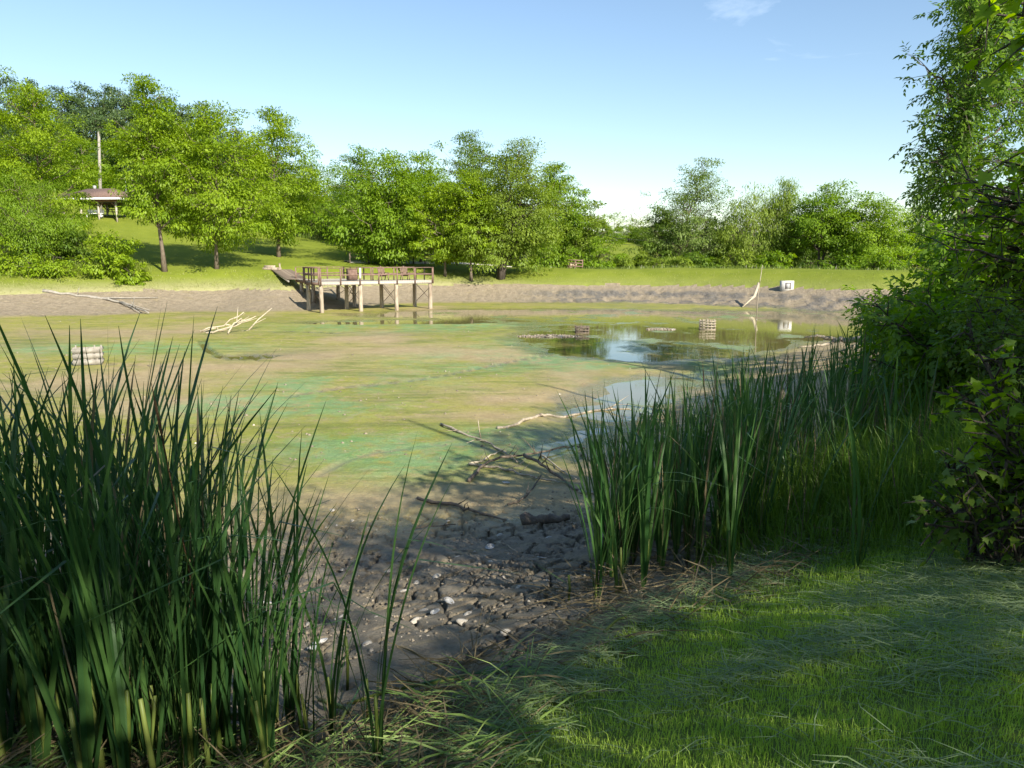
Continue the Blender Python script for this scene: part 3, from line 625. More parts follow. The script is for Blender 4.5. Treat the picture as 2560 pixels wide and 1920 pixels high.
# centre grove
tree_px('grove_tree', 'pale slender trunk tree at the wood edge left of the grove', 908, 618, 97, 375, 835, 985, 'leaf_mid', 21, 575, 'oval', pxtop=905, ncl=150)
tree_px('grove_tree', 'wide walnut-like tree right behind the pier, low leafy sprays on its trunk', 960, 668, 80, 388, 850, 1090, 'leaf_mid', 22, 640, 'broad', ncl=200, nl=124, leaf=0.27, lump=.4, pxtop=990)
tree_px('grove_tree', 'upright bright green tree behind the two dock chairs', 1052, 655, 86, 392, 985, 1135, 'leaf_mid', 23, 590, 'oval', ncl=140)
tree_px('grove_tree', 'thin-stemmed light green tree left of the dark barrel', 1113, 683, 77, 445, 1045, 1175, 'leaf_yellow', 24, 640, 'tall', ncl=130, nl=114, trunk_r=.13)
tree_px('grove_tree', 'thin-stemmed light green tree right of the dark barrel', 1178, 688, 76, 425, 1105, 1240, 'leaf_yellow', 25, 630, 'oval', ncl=140, nl=114, trunk_r=.14)
tree_px('grove_tree', 'tall dark green tree, tallest top of the middle grove', 1190, 640, 104, 336, 1125, 1285, 'leaf_deep', 26, 560, 'tall', pxtop=1180, ncl=170)
tree_px('grove_tree', 'big spreading tree with forked thick trunk at the end of the grass dam', 1252, 694, 77, 362, 1170, 1395, 'leaf_olive', 27, 640, 'tall', pxtop=1296, ncl=260, nl=147, stems=3, spread=1.2, trunk_r=.34, leaf=0.21, bark='bark_dark')
tree_px('grove_tree', 'round-headed green tree on the right shoulder of the grove', 1390, 665, 92, 412, 1315, 1455, 'leaf_mid', 28, 640, 'oval', pxtop=1385, ncl=160)
tree_px('grove_tree', 'low rightmost tree of the middle grove, foliage down to the grass', 1450, 668, 93, 512, 1385, 1530, 'leaf_olive', 29, 666, 'broad', ncl=150)
tree_px('grove_tree', 'dark foliage tree behind the grove between pier and forked trunk', 1020, 630, 118, 430, 930, 1110, 'leaf_deep', 30, 630, 'broad', ncl=140)
tree_px('grove_tree', 'dark foliage tree at the wood edge above the slope', 870, 610, 122, 440, 790, 950, 'leaf_deep', 31, 612, 'broad', ncl=120)
tree_px('grove_tree', 'shaded green tree behind the dark barrel, foliage down to the path', 1120, 650, 108, 470, 1040, 1200, 'leaf_deep', 32, 650, 'broad', ncl=120)
tree_px('grove_tree', 'shaded tree behind the grey sign board, foliage down to the lawn', 1330, 664, 102, 440, 1250, 1410, 'leaf_deep', 33, 662, 'broad', ncl=130)
tree_px('grove_tree', 'wood-edge tree behind the pale slender trunk', 940, 615, 112, 470, 880, 1010, 'leaf_deep', 34, 615, 'broad', ncl=110)
# right row behind the dam
tree_px('cottonwood_tree', 'tall silvery-green cottonwood leaning right, tallest tree of the row behind the dam', 1690, 668, 96, 400, 1615, 1780, 'leaf_silver', 41, 650, 'tall', pxtop=1752, ncl=210, nl=124, leaf=0.19, lump=.4)
tree_px('row_tree', 'dark low tree tucked between the cottonwood and the willows', 1775, 668, 98, 540, 1725, 1845, 'leaf_deep', 42, 668, 'broad', ncl=100)
tree_px('row_tree', 'dark green tree at the left foot of the cottonwood', 1650, 668, 97, 510, 1600, 1720, 'leaf_deep', 49, 668, 'broad', ncl=90)
tree_px('willow_tree', 'olive-green weeping willow, left one of the pair behind the dam', 1880, 668, 94, 476, 1795, 1955, 'leaf_olive', 43, 655, 'broad', ncl=160, nl=170, leaf=0.27, aspect=.22, droop=1.1, flat=.9)
tree_px('willow_tree', 'olive-green weeping willow with the taller top, right one of the pair behind the dam', 1955, 668, 95, 456, 1890, 2030, 'leaf_olive', 44, 650, 'tall', ncl=150, nl=170, leaf=0.27, aspect=.22, droop=1.1, flat=.9)
tree_px('row_tree', 'dark green tree with visible forked trunk right of the willows', 2050, 668, 90, 472, 1965, 2135, 'leaf_mid', 45, 610, 'broad', pxtop=2062, ncl=170, bark='bark_dark', stems=2, spread=1.0, trunk_r=.26)
tree_px('row_tree', 'green tree with two rounded tops at the right end of the row', 2160, 670, 88, 497, 2085, 2255, 'leaf_mid', 46, 655, 'broad', ncl=170)
tree_px('row_tree', 'last tree of the row, half hidden by the near right-hand foliage', 2285, 670, 92, 520, 2215, 2360, 'leaf_mid', 47, 660, 'broad', ncl=120)
tree_px('row_tree', 'dark tree in the gap behind the forked trunk', 2010, 668, 104, 560, 1950, 2090, 'leaf_deep', 48, 668, 'broad', ncl=90)
# hedgerow on the meadow's crest
tree_px('hedge_tree', 'low green hedgerow tree on the meadow crest left of the cottonwood', 1585, 608, 165, 540, 1548, 1632, 'leaf_olive', 51, 606, 'broad', ncl=60, nl=102)
tree_px('hedge_tree', 'thin grey-green hedgerow tree beside the grove on the meadow crest', 1536, 606, 165, 525, 1500, 1570, 'leaf_olive', 52, 590, 'vase', ncl=60, nl=58, bare=.3)
tree_px('hedge_tree', 'leafless grey tree standing above the hedgerow', 1600, 608, 168, 512, 1560, 1642, 'leaf_silver', 53, 585, 'vase', ncl=90, nl=31, bare=.93)
tree_px('hedge_tree', 'dark hedgerow bush tree beside the cottonwood on the meadow crest', 1635, 610, 162, 560, 1600, 1665, 'leaf_deep', 54, 608, 'broad', ncl=50, nl=91)

# wooded hill: a few crowns, copied
protos = [crown_mesh(H=15, clear=3.0, prof=[(0, 2.6), (.25, 4.6), (.55, 4.4), (.8, 2.8), (1, .5)], seed=200 + i, ncl=95, nl=42, leaf=.62, cs=1.7, trunk_r=.22) for i in range(3)]
protos = [(a.mesh('trunk', M['bark']), b.mesh('crown', M['leaf_hill']), None) for a, b in protos]
pm = crown_mesh(H=13, clear=2.0, prof=[(0, 2.6), (.25, 4.4), (.55, 4.2), (.8, 2.8), (1, .5)], seed=209, ncl=95, nl=42, leaf=.58, cs=1.7, trunk_r=.2); protos.append((pm[0].mesh('trunk', M['bark']), pm[1].mesh('crown', M['leaf_mid']), None))
rg = np.random.default_rng(5); HG = 'trees of the wooded hillside'
hill = [(15, 192, 180, 0), (75, 200, 190, 1), (150, 210, 190, 2), (205, 206, 195, 0), (255, 213, 195, 1), (305, 212, 190, 2), (352, 222, 195, 1), (400, 235, 200, 0), (445, 250, 200, 2), (490, 258, 200, 1), (525, 285, 195, 0),
        (180, 270, 165, 1), (235, 262, 165, 2), (290, 275, 165, 0), (345, 285, 168, 1), (400, 300, 170, 2), (455, 310, 170, 0), (510, 320, 172, 1), (560, 345, 175, 2), (610, 370, 175, 0),
        (200, 345, 140, 3), (255, 355, 138, 3), (310, 350, 140, 1), (370, 370, 140, 3), (430, 375, 142, 0), (500, 395, 140, 3), (570, 410, 140, 1), (640, 420, 150, 3), (700, 430, 150, 2), (225, 430, 118, 3), (285, 445, 115, 3), (345, 450, 116, 3), (80, 330, 150, 1), (20, 320, 150, 0), (585, 320, 200, 1), (640, 355, 200, 2), (690, 385, 195, 0), (740, 415, 190, 1), (665, 400, 170, 0), (725, 440, 165, 2), (780, 455, 165, 1), (830, 465, 160, 0), (890, 470, 150, 2), (120, 262, 170, 0), (60, 262, 170, 2), (-20, 260, 175, 1), (600, 465, 125, 3), (660, 470, 128, 3), (540, 455, 122, 3), (430, 460, 120, 3), (485, 470, 118, 3), (140, 400, 125, 3), (760, 480, 135, 3), (950, 480, 150, 1), (1010, 485, 150, 0)]
backrow = [(1700, 560, 112, 1), (1770, 575, 115, 0), (1840, 560, 112, 2), (1910, 550, 114, 1), (1980, 565, 112, 0), (2060, 555, 110, 2), (2130, 560, 108, 1), (2200, 565, 108, 0), (2270, 570, 106, 2), (2340, 560, 104, 1), (1080, 520, 130, 0), (1240, 500, 130, 1), (1310, 520, 128, 2), (1400, 530, 125, 0), (1450, 560, 122, 1)]
hedge = [(1505, 560, 158, 3), (1540, 572, 156, 3), (1572, 566, 160, 3), (1605, 574, 158, 3), (1640, 566, 152, 3), (1668, 560, 150, 3)]
for px, top, Y, k in hill + backrow + hedge:
    p = at_y(px, top, Y); g = gz(p[0], p[1]); h = p[2] - g; h = float(np.clip(h, 3.5, 24)); s = h / (13 if k == 3 else 15)
    bk = (px, top, Y, k) in backrow
    row = 'on the crest of' if Y > 178 else 'halfway up' if Y > 155 else 'at the foot of'
    t = thing('hill_tree', f'green tree in the dense wood {row} the hill behind the pavilion', 'tree', (p[0], p[1], p[2] - h), rg.uniform(0, 6.28), HG + ', ' + row.split(' the ')[-1].replace(' of', '') )
    if bk: t['label'] = 'dark green tree glimpsed behind the row beyond the dam' if px > 1600 else 'dark green tree glimpsed deep behind the middle grove'; t['group'] = 'trees behind the dam row' if px > 1600 else 'trees deep behind the grove'
    if (px, top, Y, k) in hedge: t['label'] = 'low green tree in the hedgerow on the crest of the meadow'; t['group'] = 'hedgerow trees on the meadow crest'
    t.scale = (max(s, .45), max(s, .45), s) if Y < 162 and 1500 < px < 1700 else (max(s, .7), max(s, .7), s)
    link('trunk', protos[k][0], t); link('crown', protos[k][1], t)

# ----------------------------------------------------------------------------
# shrubs and thickets
# ----------------------------------------------------------------------------
def shrub(name, label, base, R, H, leaf_m, seed, ncl=60, nl=50, leaf=.16, group=None, **kw):
    a = dict(H=H, clear=H * .06, prof=[(0, R * .8), (.3, R), (.65, R * .8), (1, R * .25)], seed=seed, ncl=ncl, nl=nl, leaf=leaf, cs=R * .36, trunk_r=.05, stems=4, spread=R * .5, inner=.2)
    a.update(kw); return plant_tree(name, label, 'shrub', base, leaf_m, 'bark_dark', group, part='stems', **a)
def shrub_px(name, label, px, py, Y, top, wpx, leaf_m, seed, **kw):
    b = at_y(px, py, Y); b[2] = gz(b[0], b[1]); H = at_y(px, top, Y)[2] - b[2]
    return shrub(name, label, b, wpx / 2 / F * Y, max(H, .5), leaf_m, seed, **kw)
shrub_px('thicket_shrub', 'bright leafy shrub at the right end of the shore thicket', 275, 680, 63, 575, 120, 'leaf_yellow', 61, leaf=.26)
shrub_px('thicket_shrub', 'low bright shrub spilling onto the mown shore grass', 325, 686, 62, 632, 70, 'leaf_yellow', 62, ncl=40, leaf=.22)
shrub_px('thicket_shrub', 'dark green shrub in the middle of the shore thicket', 200, 680, 65, 560, 110, 'leaf_deep', 63, leaf=.26)
shrub_px('thicket_shrub', 'dark green shrub under the drooping tree in the thicket', 130, 680, 66, 585, 120, 'leaf_deep', 64, leaf=.26)
shrub_px('thicket_shrub', 'light green shrub at the left border of the thicket', 30, 685, 62, 610, 150, 'leaf_yellow', 65, leaf=.22)
shrub_px('thicket_shrub', 'light green shrub low in front of the dark thicket', 110, 690, 61, 632, 110, 'leaf_yellow', 66, ncl=50, leaf=.2)
shrub_px('spruce_shrub', 'small blue-green spruce by the trunk on the slope', 748, 582, 108, 540, 32, 'leaf_hill', 67, ncl=50, nl=40, leaf=.18, prof=[(0, .9), (.2, .85), (.6, .45), (1, .05)], stems=1)
for i, (px, py, Y, top, w, lm, lb) in enumerate((
        (900, 612, 103, 560, 90, 'leaf_deep', 'dark undergrowth bush left of the pale trunk'), (850, 604, 106, 555, 80, 'leaf_mid', 'green undergrowth bush at the upper wood edge'),
        (1000, 640, 100, 575, 110, 'leaf_deep', 'dark undergrowth bush behind the walnut-like tree'), (1080, 652, 98, 590, 100, 'leaf_deep', 'dark undergrowth bush behind the path fence'),
        (1180, 660, 96, 580, 120, 'leaf_deep', 'dark undergrowth bush behind the thin stems'), (1380, 668, 88, 605, 110, 'leaf_mid', 'leafy bush left of the brown rail gate'),
        (1490, 668, 89, 590, 100, 'leaf_mid', 'leafy bush right of the brown rail gate'), (1560, 668, 92, 640, 60, 'leaf_olive', 'small bush at the foot of the meadow'),
        (1600, 668, 92, 635, 50, 'leaf_olive', 'small upright bush in the meadow gap'), (1850, 668, 90, 625, 100, 'leaf_olive', 'bush under the left willow'),
        (1930, 670, 88, 625, 80, 'leaf_mid', 'bush between the two willow trunks'), (2100, 670, 86, 630, 90, 'leaf_mid', 'bush under the forked-trunk row tree'), (2210, 674, 78, 630, 90, 'leaf_mid', 'bush at the right end of the row behind the dam'),
        (1740, 668, 91, 620, 90, 'leaf_deep', 'dark bush at the cottonwood foot'), (1680, 668, 90, 640, 90, 'leaf_olive', 'olive bush in front of the cottonwood trunk'))):
    shrub_px('undergrowth_bush', lb, px, py, Y, top, w, lm, 70 + i, leaf=.3, ncl=45, nl=40)

# ----------------------------------------------------------------------------
# foreground trees on the right bank
# ----------------------------------------------------------------------------
def leafy_boughs(seed, limbs, tw_len, n_tw, leaf, tmpl, aspect, comp=5, r0=.05, hang=.35, tone=(.0, 1.)):
    """limbs: polylines in world space; twigs leave them, compound leaves leave the twigs"""
    rg = np.random.default_rng(seed); wd = MB(); lf = MB()
    for limb, rad in limbs:
        P = np.asarray(limb, float); t = np.linspace(0, 1, len(P)); tt = np.linspace(0, 1, 10)
        Q = np.stack([np.interp(tt, t, P[:, j]) for j in range(3)], 1); Q[1:-1] += rg.normal(size=(8, 3)) * .03 * np.linalg.norm(P[-1] - P[0]) / 3
        wd.tube(Q, np.linspace(rad, .008, 10), 6, False)
        L = np.linalg.norm(np.diff(Q, axis=0), axis=1).sum(); k = int(n_tw * L)
        for i in range(k):
            f = rg.uniform(.22, 1) ** .8; a = np.array([np.interp(f, tt, Q[:, j]) for j in range(3)])
            ax = nrm(Q[min(9, int(f * 9) + 1)] - Q[max(0, int(f * 9) - 1)])
            d = nrm(ax * .7 + unit(rg, 1)[0] * .9 + np.array([0, 0, -.05 - hang * rg.random()]))
            l_ = tw_len * rg.uniform(.5, 1.3) * (1.1 - .4 * f); m = 5; s = np.linspace(0, 1, m)[:, None]
            T = a + d * l_ * s; T[:, 2] -= hang * l_ * (s[:, 0] ** 2) * .5
            wd.tube(T, np.linspace(.012, .004, m), 3, False)
            nlv = int(l_ / (leaf * 1.15)) + 2; ss = rg.uniform(.12, 1.0, nlv); B = np.stack([np.interp(ss, s[:, 0], T[:, j]) for j in range(3)], 1)
            tn = tone[0] + (tone[1] - tone[0]) * np.clip(.5 + .25 * rg.normal(), 0, 1)
            for b in B:
                dd = nrm(d * .6 + unit(rg, 1)[0] * .8 + np.array([0, 0, -hang])); n0 = nrm(np.array([0, 0, 1.]) + unit(rg, 1)[0] * .55)
                sd = nrm(np.cross(n0, dd)); c = comp
                if c == 1:
                    Pp = b[None]; tip = dd[None]
                else:
                    pr = (c - 1) // 2; f_ = np.repeat((np.arange(pr) + 1) / (pr + .5), 2); sg = np.tile([1, -1], pr)
                    Pp = np.concatenate([b + dd * leaf * 1.9 * f_[:, None], [b + dd * leaf * 2.0]]); tip = np.concatenate([dd * .55 + sd * sg[:, None] * .85, [dd]])
                    tip = tip + np.array([0, 0, -.25])
                kk = len(Pp); stamp(lf, tmpl, Pp, tip + rg.normal(size=(kk, 3)) * .15, n0 + rg.normal(size=(kk, 3)) * .25, leaf * rg.uniform(.75, 1.2, kk), aspect, np.clip(tn * .6 + rg.random(kk) * .4, 0, 1))
    return wd, lf
def bank_tree(name, label, base, H, r, boughs, leaf_m, seed, **kw):
    rg = np.random.default_rng(seed); base = np.array(base, float); base[2] = gz(base[0], base[1]) - .1
    n = 10; t = np.linspace(0, 1, n); tr = np.stack([base[0] + np.cumsum(rg.normal(size=n) * .10), base[1] + np.cumsum(rg.normal(size=n) * .10), base[2] + t * H], 1); tr[0] = base
    limbs = []
    for p in boughs:
        p = np.asarray(p, float); zb = max(base[2] + .5, p[2] - .35 * np.hypot(*(p[:2] - base[:2])))
        f = np.clip((zb - base[2]) / H, 0, .98); a = np.array([np.interp(f, t, tr[:, j]) for j in range(3)])
        m = (a + p) / 2 + np.array([0, 0, .08 * np.linalg.norm(p - a)]); limbs.append((np.stack([a, m, p]), r * .35 * (1 - .6 * f) + .01))
    wd, lf = leafy_boughs(seed, limbs, **kw); wd.tube(tr, r * (1 - .85 * t) * (1 + .6 * np.exp(-t * 16)), 9)
    t_ = thing(name, label, 'tree', base); off = -base
    for b_, nm, m_ in ((wd, 'trunk', M['bark_dark']), (lf, 'crown', M[leaf_m])):
        b_.v = [v + off for v in b_.v]; b_.build(nm, m_, t_)
    return t_
def spread_pts(seed, n, fn):
    rg = np.random.default_rng(seed); return [fn(rg) for _ in range(n)]
# tall ash whose sprays stand against the sky
def fa(rg):
    py = rg.uniform(-90, 640); e = np.interp(py, [-250, 0, 60, 170, 260, 400, 430, 480, 560, 640], [2450, 2400, 2410, 2365, 2350, 2315, 2300, 2290, 2310, 2350]) + rg.normal() * 32
    return at_y(rg.uniform(e, 2640) if rg.random() > .35 else e + rg.uniform(0, 60), py, rg.uniform(19, 25))
bank_tree('bank_tree', 'tall near tree at the right border, leaf sprays standing against the sky', (12.9, 22.5, 0), 10.6, .17, spread_pts(301, 92, fa), 'leaf_ash', 301, tw_len=.9, n_tw=4.2, leaf=.15, tmpl=LEAF_D, aspect=.46, comp=5, hang=.5)
# dense dark tree hanging over the bank
def fb_(rg):
    py = rg.uniform(560, 880); e = np.interp(py, [520, 600, 700, 760, 800, 880], [2400, 2370, 2345, 2335, 2360, 2440])
    return at_y(e + abs(rg.normal()) * 110, py, rg.uniform(14, 18.5))
bank_tree('bank_tree', 'dense dark green tree drooping over the right bank, above the fallen trunk', (12.4, 17.2, 0), 8.5, .2, spread_pts(302, 85, fb_), 'leaf_near', 302, tw_len=.8, n_tw=4.4, leaf=.14, tmpl=LEAF_D, aspect=.55, comp=5, hang=.45)
def fc(rg):
    py = rg.uniform(380, 900); e = np.interp(py, [380, 480, 560, 700, 900], [2480, 2360, 2330, 2390, 2400]); return at_y(rg.uniform(e, 2640), py, rg.uniform(10, 13))
bank_tree('bank_tree', 'mid-green broad-leaved tree at the right border below the ash sprays', (9.8, 11.5, 0), 7.5, .17, spread_pts(303, 55, fc), 'leaf_vine', 303, tw_len=.8, n_tw=4.6, leaf=.12, tmpl=LEAF_M, aspect=.85, comp=1, hang=.3)
def fd(rg):
    py = rg.uniform(-150, 330); e = np.interp(py, [-150, 60, 200, 330], [2470, 2485, 2500, 2560]); return at_y(rg.uniform(e, 2720), py, rg.uniform(5.5, 7.5))
bank_tree('bank_tree', 'close maple boughs hanging in at the top right corner', (6.8, 5.0, 0), 8.5, .2, spread_pts(304, 16, fd), 'leaf_vine', 304, tw_len=.6, n_tw=3.6, leaf=.12, tmpl=LEAF_M, aspect=.9, comp=1, hang=.5)
# trees that stand beside and behind the camera and shade the near shore
shp = crown_mesh(H=13, clear=2.5, prof=[(0, 2.6), (.2, 4.6), (.55, 4.9), (.8, 3.4), (1, .6)], seed=320, ncl=150, nl=66, leaf=.27, cs=1.5, trunk_r=.24, template=LEAF_D, aspect=.6)
shp = (shp[0].mesh('trunk', M['bark_dark']), shp[1].mesh('crown', M['leaf_near']))
for x, y, s, rz, lb in ((8.8, -3.6, .72, 0, 'shade tree behind the camera on the right'), (3.0, -6.4, .78, 1.3, 'shade tree straight behind the camera'), (12.4, -1.2, .74, 2.2, 'shade tree on the right, farther from the pond'),
                        (9.8, 5.6, .60, 4.4, 'small shade tree on the right bank just outside the view'), (-1.5, -9.5, .74, 5.0, 'shade tree behind the camera on the left')):
    t = thing('shade_tree', lb, 'tree', (x, y, gz(x, y) - .1), rz, 'trees shading the near shore'); t.scale = (s, s, s)
    link('trunk', shp[0], t); link('crown', shp[1], t)
# low growth under them
def low_shrub(label, px, py, Y, seed, n, w, h, leaf_m, leaf, tmpl, aspect, comp=1, **kw):
    b = spot(px, py) if Y is None else at_y(px, py, Y); b[2] = gz(b[0], b[1]); rg = np.random.default_rng(seed); limbs = []
    for i in range(n):
        a = rg.uniform(0, 2 * PI); q = b + np.array([math.cos(a) * w * rg.uniform(.4, 1), math.sin(a) * w * rg.uniform(.3, .8), h * rg.uniform(.35, 1)])
        s = b + np.array([rg.normal() * w * .15, rg.normal() * w * .15, 0]); limbs.append((np.stack([s, (s + q) / 2 + np.array([0, 0, .12 * h]), q]), .009))
    wd, lf = leafy_boughs(seed, limbs, leaf=leaf, tmpl=tmpl, aspect=aspect, comp=comp, **kw); t = thing('bank_shrub', label, 'shrub', b)
    for b_, nm, m_ in ((wd, 'stems', M['bark_dark']), (lf, 'foliage', M[leaf_m])):
        b_.v = [v - b for v in b_.v]; b_.build(nm, m_, t)
low_shrub('low shrub with some reddish leaves at the right edge of the lawn', 2475, 1420, None, 311, 30, .62, .85, 'leaf_red', .075, LEAF_M, .8, tw_len=.32, n_tw=8, hang=.25)
low_shrub('bright green leafy vine shrub at the right border above the reddish one', 2620, 1400, None, 312, 34, .8, 1.5, 'leaf_vine', .085, LEAF_M, .9, tw_len=.35, n_tw=7, hang=.2)
low_shrub('green bank shrub under the drooping tree, behind the tall grass', 2430, 1010, 10.5, 313, 30, 1.5, 1.8, 'leaf_near', .11, LEAF_O, .6, comp=5, tw_len=.5, n_tw=5.5, hang=.25)
low_shrub('dark shrub at the foot of the right bank beside the fallen trunk', 2380, 900, 14.0, 314, 34, 1.7, 1.9, 'leaf_near', .13, LEAF_D, .6, comp=5, tw_len=.6, n_tw=5, hang=.25)
low_shrub('pale green fern-leaved shrub at the right border in mid height', 2570, 960, 8.6, 315, 30, 1.1, 1.7, 'leaf_red', .085, LEAF_D, .55, comp=5, tw_len=.45, n_tw=6, hang=.25)
low_shrub('small overhanging shrub where the right bank meets the water', 2320, 850, 19, 316, 26, 1.8, 1.7, 'leaf_near', .14, LEAF_D, .5, comp=5, tw_len=.7, n_tw=4.5, hang=.4)

# ----------------------------------------------------------------------------
# timber pier with its chairs, ramp and bin
# ----------------------------------------------------------------------------
def pier():
    fl = at_y(800, 703, 56.0)[:2]; f = nrm(np.array([.83, .56])); w = np.array([-f[1], f[0]]); DZ = .80
    def q(s, t, z): return np.array([*(fl + f * s + w * t), z])
    T = thing('fishing_pier', 'brown-railed timber fishing pier on tall round posts over the mud', 'pier', q(0, 0, 0))
    o = q(0, 0, 0)
    def out(mb, name, m, parent=T, smooth=False):
        mb.v = [v - o for v in mb.v]; return mb.build(name, M[m], parent, smooth)
    def slab(s0, s1, t0, t1, z0, z1): return MB().box((q(s0, t0, z0) + q(s1, t1, z1)) / 2, (s1 - s0, t1 - t0, z1 - z0), math.atan2(f[1], f[0]))
    # decking boards run across, one by one (0.14 m boards)
    L, Wd = 9.0, 2.9
    me = MB().box((0, 0, 0), (.136, Wd + .1, .04)).mesh('deck_board', M['deck_wood']); n = 0
    rz = math.atan2(f[1], f[0])
    for i in range(int((L + .1) / .142)):
        c = q(i * .142 + .02, Wd / 2, DZ - .02) - o; link('deck_board', me, T, c, (0, 0, rz))
    me2 = MB().box((0, 0, 0), (4.0, .136, .04)).mesh('deck_board', M['deck_wood'])
    for i in range(int(5.6 / .142)):
        c = q(3.2, Wd + .13 + i * .142, DZ - .02) - o; link('deck_board', me2, T, c, (0, 0, rz))
    for t, nm in ((-.03, 'front'), (Wd + .03, 'back')):
        out(slab(-.05, L + .05, t - .025, t + .025, DZ - .24, DZ - .045), 'fascia_board', 'deck_wood')
    for s_ in (-.055, L + .055): out(slab(s_ - .025, s_ + .025, 0, Wd, DZ - .24, DZ - .045), 'fascia_board', 'rail_wood')
    for s_ in (1.2, 5.2): out(slab(s_ - .025, s_ + .025, Wd + .08, 8.6, DZ - .24, DZ - .045), 'fascia_board', 'rail_wood')
    # piles
    piles = [(s_, t) for s_ in (.1, 3.1, 6.0, 8.9) for t in (.12, Wd - .1)] + [(4.6, 8.3), (1.5, 8.3), (4.9, 5.6), (1.5, 5.6)]
    for s_, t in piles:
        b = q(s_, t, 0); g = gz(b[0], b[1]); b[2] = g - .3; tp = q(s_, t, DZ - .25)
        out(MB().tube(np.linspace(b, tp, 6) + np.random.default_rng(int(s_ * 9 + t)).normal(size=(6, 3)) * .006, [.165, .16, .155, .15, .15, .145], 10), 'pile', 'post_wood', smooth=True)
    # cross braces of round bar
    for s_ in (.1, 3.1, 6.0, 8.9):
        for z0, z1 in ((-.9, .45), (.45, -.9)): out(MB().tube([q(s_ + .17, .12, z0), q(s_ + .17, Wd - .1, z1)], .022, 6), 'cross_brace', 'steel')
    for a_, b_ in (((3.1, Wd - .1, .45), (4.9, 5.6, -.6)), ((4.9, 5.6, .45), (3.1, Wd - .1, -.7)), ((4.9, 5.6, .45), (4.6, 8.3, -.5)), ((4.9, 5.6, -.5), (4.6, 8.3, .4)), ((6., Wd, .5), (7.2, Wd, -.9))):
        out(MB().tube([q(*a_), q(*b_)], .022, 6), 'cross_brace', 'steel')
    # railing
    def rail_run(pts, step, skip=()):
        for (a, b) in zip(pts[:-1], pts[1:]):
            a = np.array(a, float); b = np.array(b, float); Ls = np.linalg.norm(b - a); k = max(1, round(Ls / step))
            for z, h, w_ in ((DZ + .98, .045, .14), (DZ + .48, .09, .04)):
                out(MB().bar(q(*a, z), q(*b, z), w_, h), 'rail', 'rail_wood')
            for i in range(k + 1):
                p = a + (b - a) * i / k
                out(MB().bar(q(*p, DZ - .24), q(*p, DZ + .955), .09, .09), 'rail_post', 'rail_wood')
    rail_run([(-.10, .0), (-.10, Wd)], 1.45); rail_run([(0.02, -.09), (L, -.09)], 1.5); rail_run([(L + .1, 0.), (L + .1, Wd)], 1.45)
    rail_run([(5.4, Wd + .09), (L, Wd + .09)], 1.75); rail_run([(5.29, Wd + .2), (5.29, 8.6)], 1.35); rail_run([(1.11, Wd + .2), (1.11, 6.6)], 1.3); rail_run([(1.2, 8.69), (5.2, 8.69)], 1.3)
    # ramp and landing on the grass
    a = q(1.1, 8.0, DZ - .05); p = at_y(704, 695, 69.5)
    R = thing('landing_ramp', 'low grey plank ramp from the pier to the grass bank', 'ramp', p)
    d = nrm((a - p) * [1, 1, 0]); sd = np.array([-d[1], d[0], 0]); Lr = np.linalg.norm((a - p)[:2]) + .4; p[2] = max(gz(p[0], p[1]) + .14, .62)
    me = MB().box((0, 0, 0), (.19, 1.7, .045)).mesh('plank', M['dark_wood'])
    for i in range(int(Lr / .2)):
        c = p - d * .4 + d * .2 * i; k = np.clip((i * .2 - .4) / (Lr - .4), 0, 1); c[2] = p[2] * (1 - k) + (DZ - .03) * k
        link('plank', me, R, c - R.location, (0, 0, math.atan2(d[1], d[0])))
    for s_ in (-.7, .7):
        mb = MB().bar(p - d * .4 + sd * s_ - [0, 0, .1], a + sd * s_ - [0, 0, .12], .08, .12); mb.v = [v - np.array(R.location) for v in mb.v]; mb.build('stringer', M['grey_wood'], R)
    # chairs on the deck
    def chair(s_, t, rot, label):
        C = thing('deck_chair', label, 'chair', q(s_, t, DZ), rot, 'chairs on the pier')
        for x in (-.28, .28):
            MB().bar((x, .3, 0), (x, .26, .58), .05).build('leg', M['rail_wood'], C); MB().bar((x, -.38, 0), (x, -.14, .44), .05).build('leg', M['rail_wood'], C)
            MB().box((x, .02, .6), (.11, .72, .03)).build('armrest', M['rail_wood'], C)
        for i in range(5): MB().bar((-.24, .28 - i * .12, .42 - i * .025), (.24, .28 - i * .12, .42 - i * .025), .10, .022).build('seat_slat', M['rail_wood'], C)
        for i in range(5):
            x = -.22 + i * .11; MB().bar((x, -.22, .30), (x * 1.12, -.50, .98 + .05 * (2 - abs(i - 2))), .095, .02, (0, 1, 0)).build('back_slat', M['rail_wood'], C)
    chair(5.7, 1.7, rz + PI, 'brown slatted armchair on the pier, the left one of two'); chair(7.6, 1.8, rz + PI - .2, 'brown slatted armchair on the pier, the right one of two')
    B = thing('waste_bin', 'dark red-brown timber bin box standing on the pier', 'bin', q(3.2, 1.9, DZ), rz)
    MB().box((0, 0, .45), (.62, .62, .8)).build('case', M['rail_wood'], B)
    for i in range(5): MB().box((-.24 + i * .12, -.325, .45), (.1, .025, .78)).build('slat', M['rail_wood'], B)
    MB().box((0, 0, .88), (.7, .7, .05)).build('lid', M['rail_wood'], B)
    N = thing('notice_board', 'small white notice fixed on the pier\'s front rail post', 'sign', q(3.0, -.15, DZ + .5), rz)
    MB().box((0, -.02, .1), (.14, .02, .75)).build('panel', M['white'], N); MB().box((0, -.0, .1), (.05, .02, .8)).build('backing_strip', M['rail_wood'], N)
pier()
